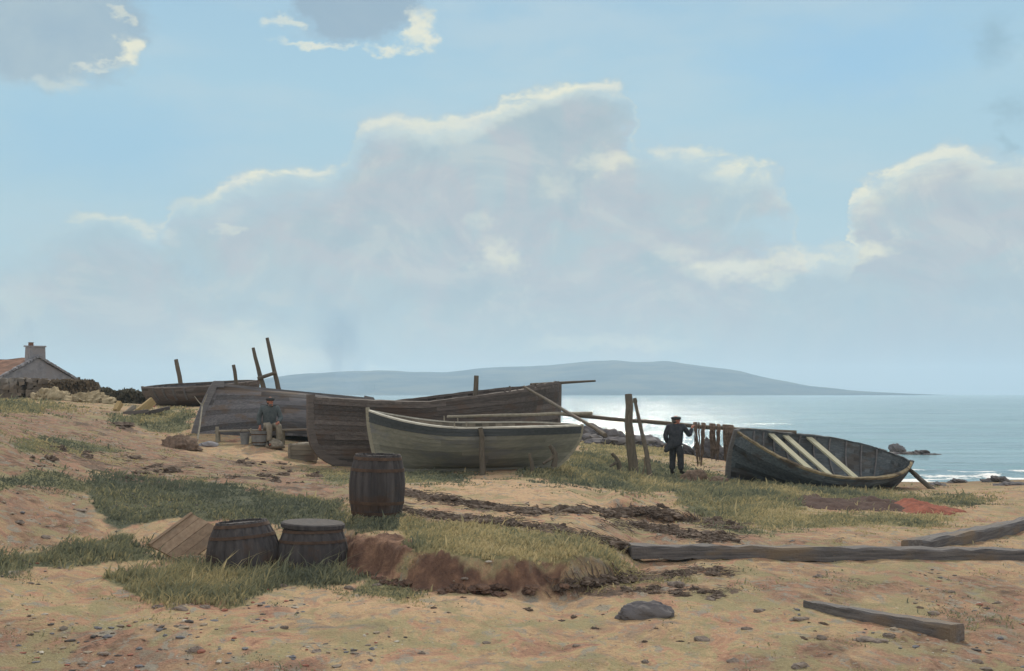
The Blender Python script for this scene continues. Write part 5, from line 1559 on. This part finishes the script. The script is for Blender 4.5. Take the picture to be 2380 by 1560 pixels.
    c1 = t.ramp(body_n, [(.30, lin(160, 183, 194)), (.42, lin(170, 189, 197)), (.50, lin(181, 190, 197)), (.57, lin(174, 193, 200)), (.70, lin(168, 194, 205))])
    dn = t.new('ShaderNodeVectorMath', operation='ADD'); t.l.new(d, dn.inputs[0]); dn.inputs[1].default_value = (-.004, 0, .016)
    rl1 = t.noise(t.mapping(d, (1, 1, 1.5)), 11, 6, .6, dist=.8); rl2 = t.noise(t.mapping(dn.outputs[0], (1, 1, 1.5)), 11, 6, .6, dist=.8)
    rel = t.math('MULTIPLY', t.math('SUBTRACT', rl1, rl2), 4.0)
    c1 = t.mix(t.sstep(rel, .02, .55, 0, .42), c1, lin(200, 206, 204))
    c1 = t.mix(t.sstep(rel, -.02, -.55, 0, .32), c1, lin(158, 178, 191))
    low = t.sstep(E0, 330, 30)
    c1 = t.mix(t.math('MULTIPLY', low, .55), c1, lin(176, 192, 197))
    c1 = t.mix(t.math('MULTIPLY', t.math('MULTIPLY', low, t.sstep(A0, 300, 1000)), .7), c1, lin(160, 183, 200))
    c1 = t.mix(t.sstep(streak, .35, .75, 0, .16), c1, lin(200, 206, 208))
    cream = t.mix(t.sstep(streak, .35, .7), lin(228, 229, 214), lin(237, 235, 210))
    lit_c = t.mix(t.math('MAXIMUM', t.math('MINIMUM', rim, 1.0), t.math('MULTIPLY', lit, .8)), c1, cream)
    # blue above: the sky texture graded to the clear blue of the picture
    grad = t.ramp(t.math('MULTIPLY', E0, 1 / 1000.0), [(.15, lin(180, 206, 215)), (.45, lin(172, 203, 216)), (.70, lin(166, 202, 220)), (1, lin(155, 192, 217))])
    vein = t.noise(t.mapping(d, (1, 1, 4.0)), 5, 5, .6)
    grad = t.mix(t.sstep(vein, .40, .72, 0, .50), grad, lin(188, 208, 216))
    side = t.math('MULTIPLY', t.sstep(E0, 560, 760), patch(300, 330, 420, 260, 1.0, .6))
    grad = t.mix(patch(250, 330, 480, 170, 1.0, .5), grad, lin(148, 195, 224))
    grad = t.mix(patch(1980, 130, 420, 150, 1.0, .55), grad, lin(146, 194, 228))
    grad = t.mix(patch(1250, 60, 420, 80, 1.0, .45), grad, lin(190, 209, 217))
    # nearer grey clouds at the top
    t1 = t.math('SUBTRACT', 1.0, patch(90, 55, 245, 155, 1.0)); t1 = patch(90, 40, 250, 165, .35)
    t1b = patch(205, 100, 90, 62, .5); t2 = patch(830, 5, 170, 92, .35); t2b = patch(700, 45, 70, 40, .9, .5)
    g1 = t.math('MAXIMUM', t1, t1b); g2 = t.math('MAXIMUM', t2, t2b)
    greyc = t.mix(t.sstep(body_n, .35, .65), lin(150, 175, 193), lin(170, 189, 198))
    r1 = t.math('MAXIMUM', patch(272, 118, 46, 42, .8, 1.0), t.math('MAXIMUM', patch(215, 150, 60, 16, .9, .6), t.math('MAXIMUM', patch(150, 190, 46, 30, .9, .35), patch(262, 40, 22, 18, .9, .5))))
    r2 = t.math('MAXIMUM', patch(972, 62, 48, 62, .8, 1.0), t.math('MAXIMUM', patch(905, 108, 60, 16, .9, .9), t.math('MAXIMUM', patch(745, 95, 110, 12, .9, .9), patch(655, 52, 36, 14, .9, .6))))
    sm = t.math('MAXIMUM', patch(2310, 100, 95, 75, 1.0, .42), t.math('MAXIMUM', patch(2350, 265, 70, 55, 1.0, .36), patch(2330, 340, 50, 28, 1.0, .4)))
    c = grad
    c = t.mix(sm, c, lin(134, 164, 180))
    c = t.mix(t.math('MULTIPLY', g1, .85), c, greyc); c = t.mix(t.math('MULTIPLY', g2, .9), c, greyc)
    c = t.mix(t.math('MULTIPLY', t.math('MAXIMUM', r1, r2), .88), c, cream)
    c = t.mix(t.math('MAXIMUM', al, t.math('MAXIMUM', t.math('MULTIPLY', t.math('MINIMUM', rim, 1.0), .92), t.math('MULTIPLY', lit, .8))), c, lit_c)
    # outside the photograph: the open Nishita sky with broken cloud, whitened as added fill light
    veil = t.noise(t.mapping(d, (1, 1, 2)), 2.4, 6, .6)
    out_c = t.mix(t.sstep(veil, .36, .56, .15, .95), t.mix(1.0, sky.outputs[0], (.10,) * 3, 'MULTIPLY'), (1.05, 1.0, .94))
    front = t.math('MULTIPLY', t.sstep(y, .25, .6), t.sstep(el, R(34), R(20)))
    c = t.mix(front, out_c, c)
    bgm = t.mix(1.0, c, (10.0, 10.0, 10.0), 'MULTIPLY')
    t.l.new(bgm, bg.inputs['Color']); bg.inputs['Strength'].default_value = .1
    w.cycles.sampling_method = 'MANUAL'; w.cycles.sample_map_resolution = 512


world()
sd_ = Vector((math.sin(R(SUN_AZ)) * math.cos(R(SUN_EL)), math.cos(R(SUN_AZ)) * math.cos(R(SUN_EL)), math.sin(R(SUN_EL))))
li = bpy.data.lights.new('sun', 'SUN'); li.energy = 2.6; li.angle = R(3); li.color = (1.0, .90, .74)
lo = bpy.data.objects.new('sun', li); col.objects.link(lo); lo.rotation_euler = (-sd_).to_track_quat('-Z', 'Y').to_euler(); lo.location = (0, 0, 60)

cam = bpy.data.cameras.new('camera'); co_ = bpy.data.objects.new('camera', cam); col.objects.link(co_)
co_.location = (0, 0, EYE); co_.rotation_euler = (R(90), 0, 0)
cam.sensor_width = 36; cam.sensor_fit = 'HORIZONTAL'; cam.lens = 36 * F / 1024; cam.shift_y = (HOR - 335.5) / 1024
cam.clip_start = .1; cam.clip_end = 30000
sc.camera = co_
sc.view_settings.view_transform = 'Standard'; sc.view_settings.look = 'None'; sc.view_settings.exposure = 0; sc.view_settings.gamma = 1
sc.render.engine = 'CYCLES'
sc.cycles.max_bounces = 6; sc.cycles.diffuse_bounces = 2; sc.cycles.glossy_bounces = 2; sc.cycles.volume_bounces = 1; sc.cycles.transmission_bounces = 2
sc.cycles.use_denoising = True
sc.cycles.volume_max_steps = 128
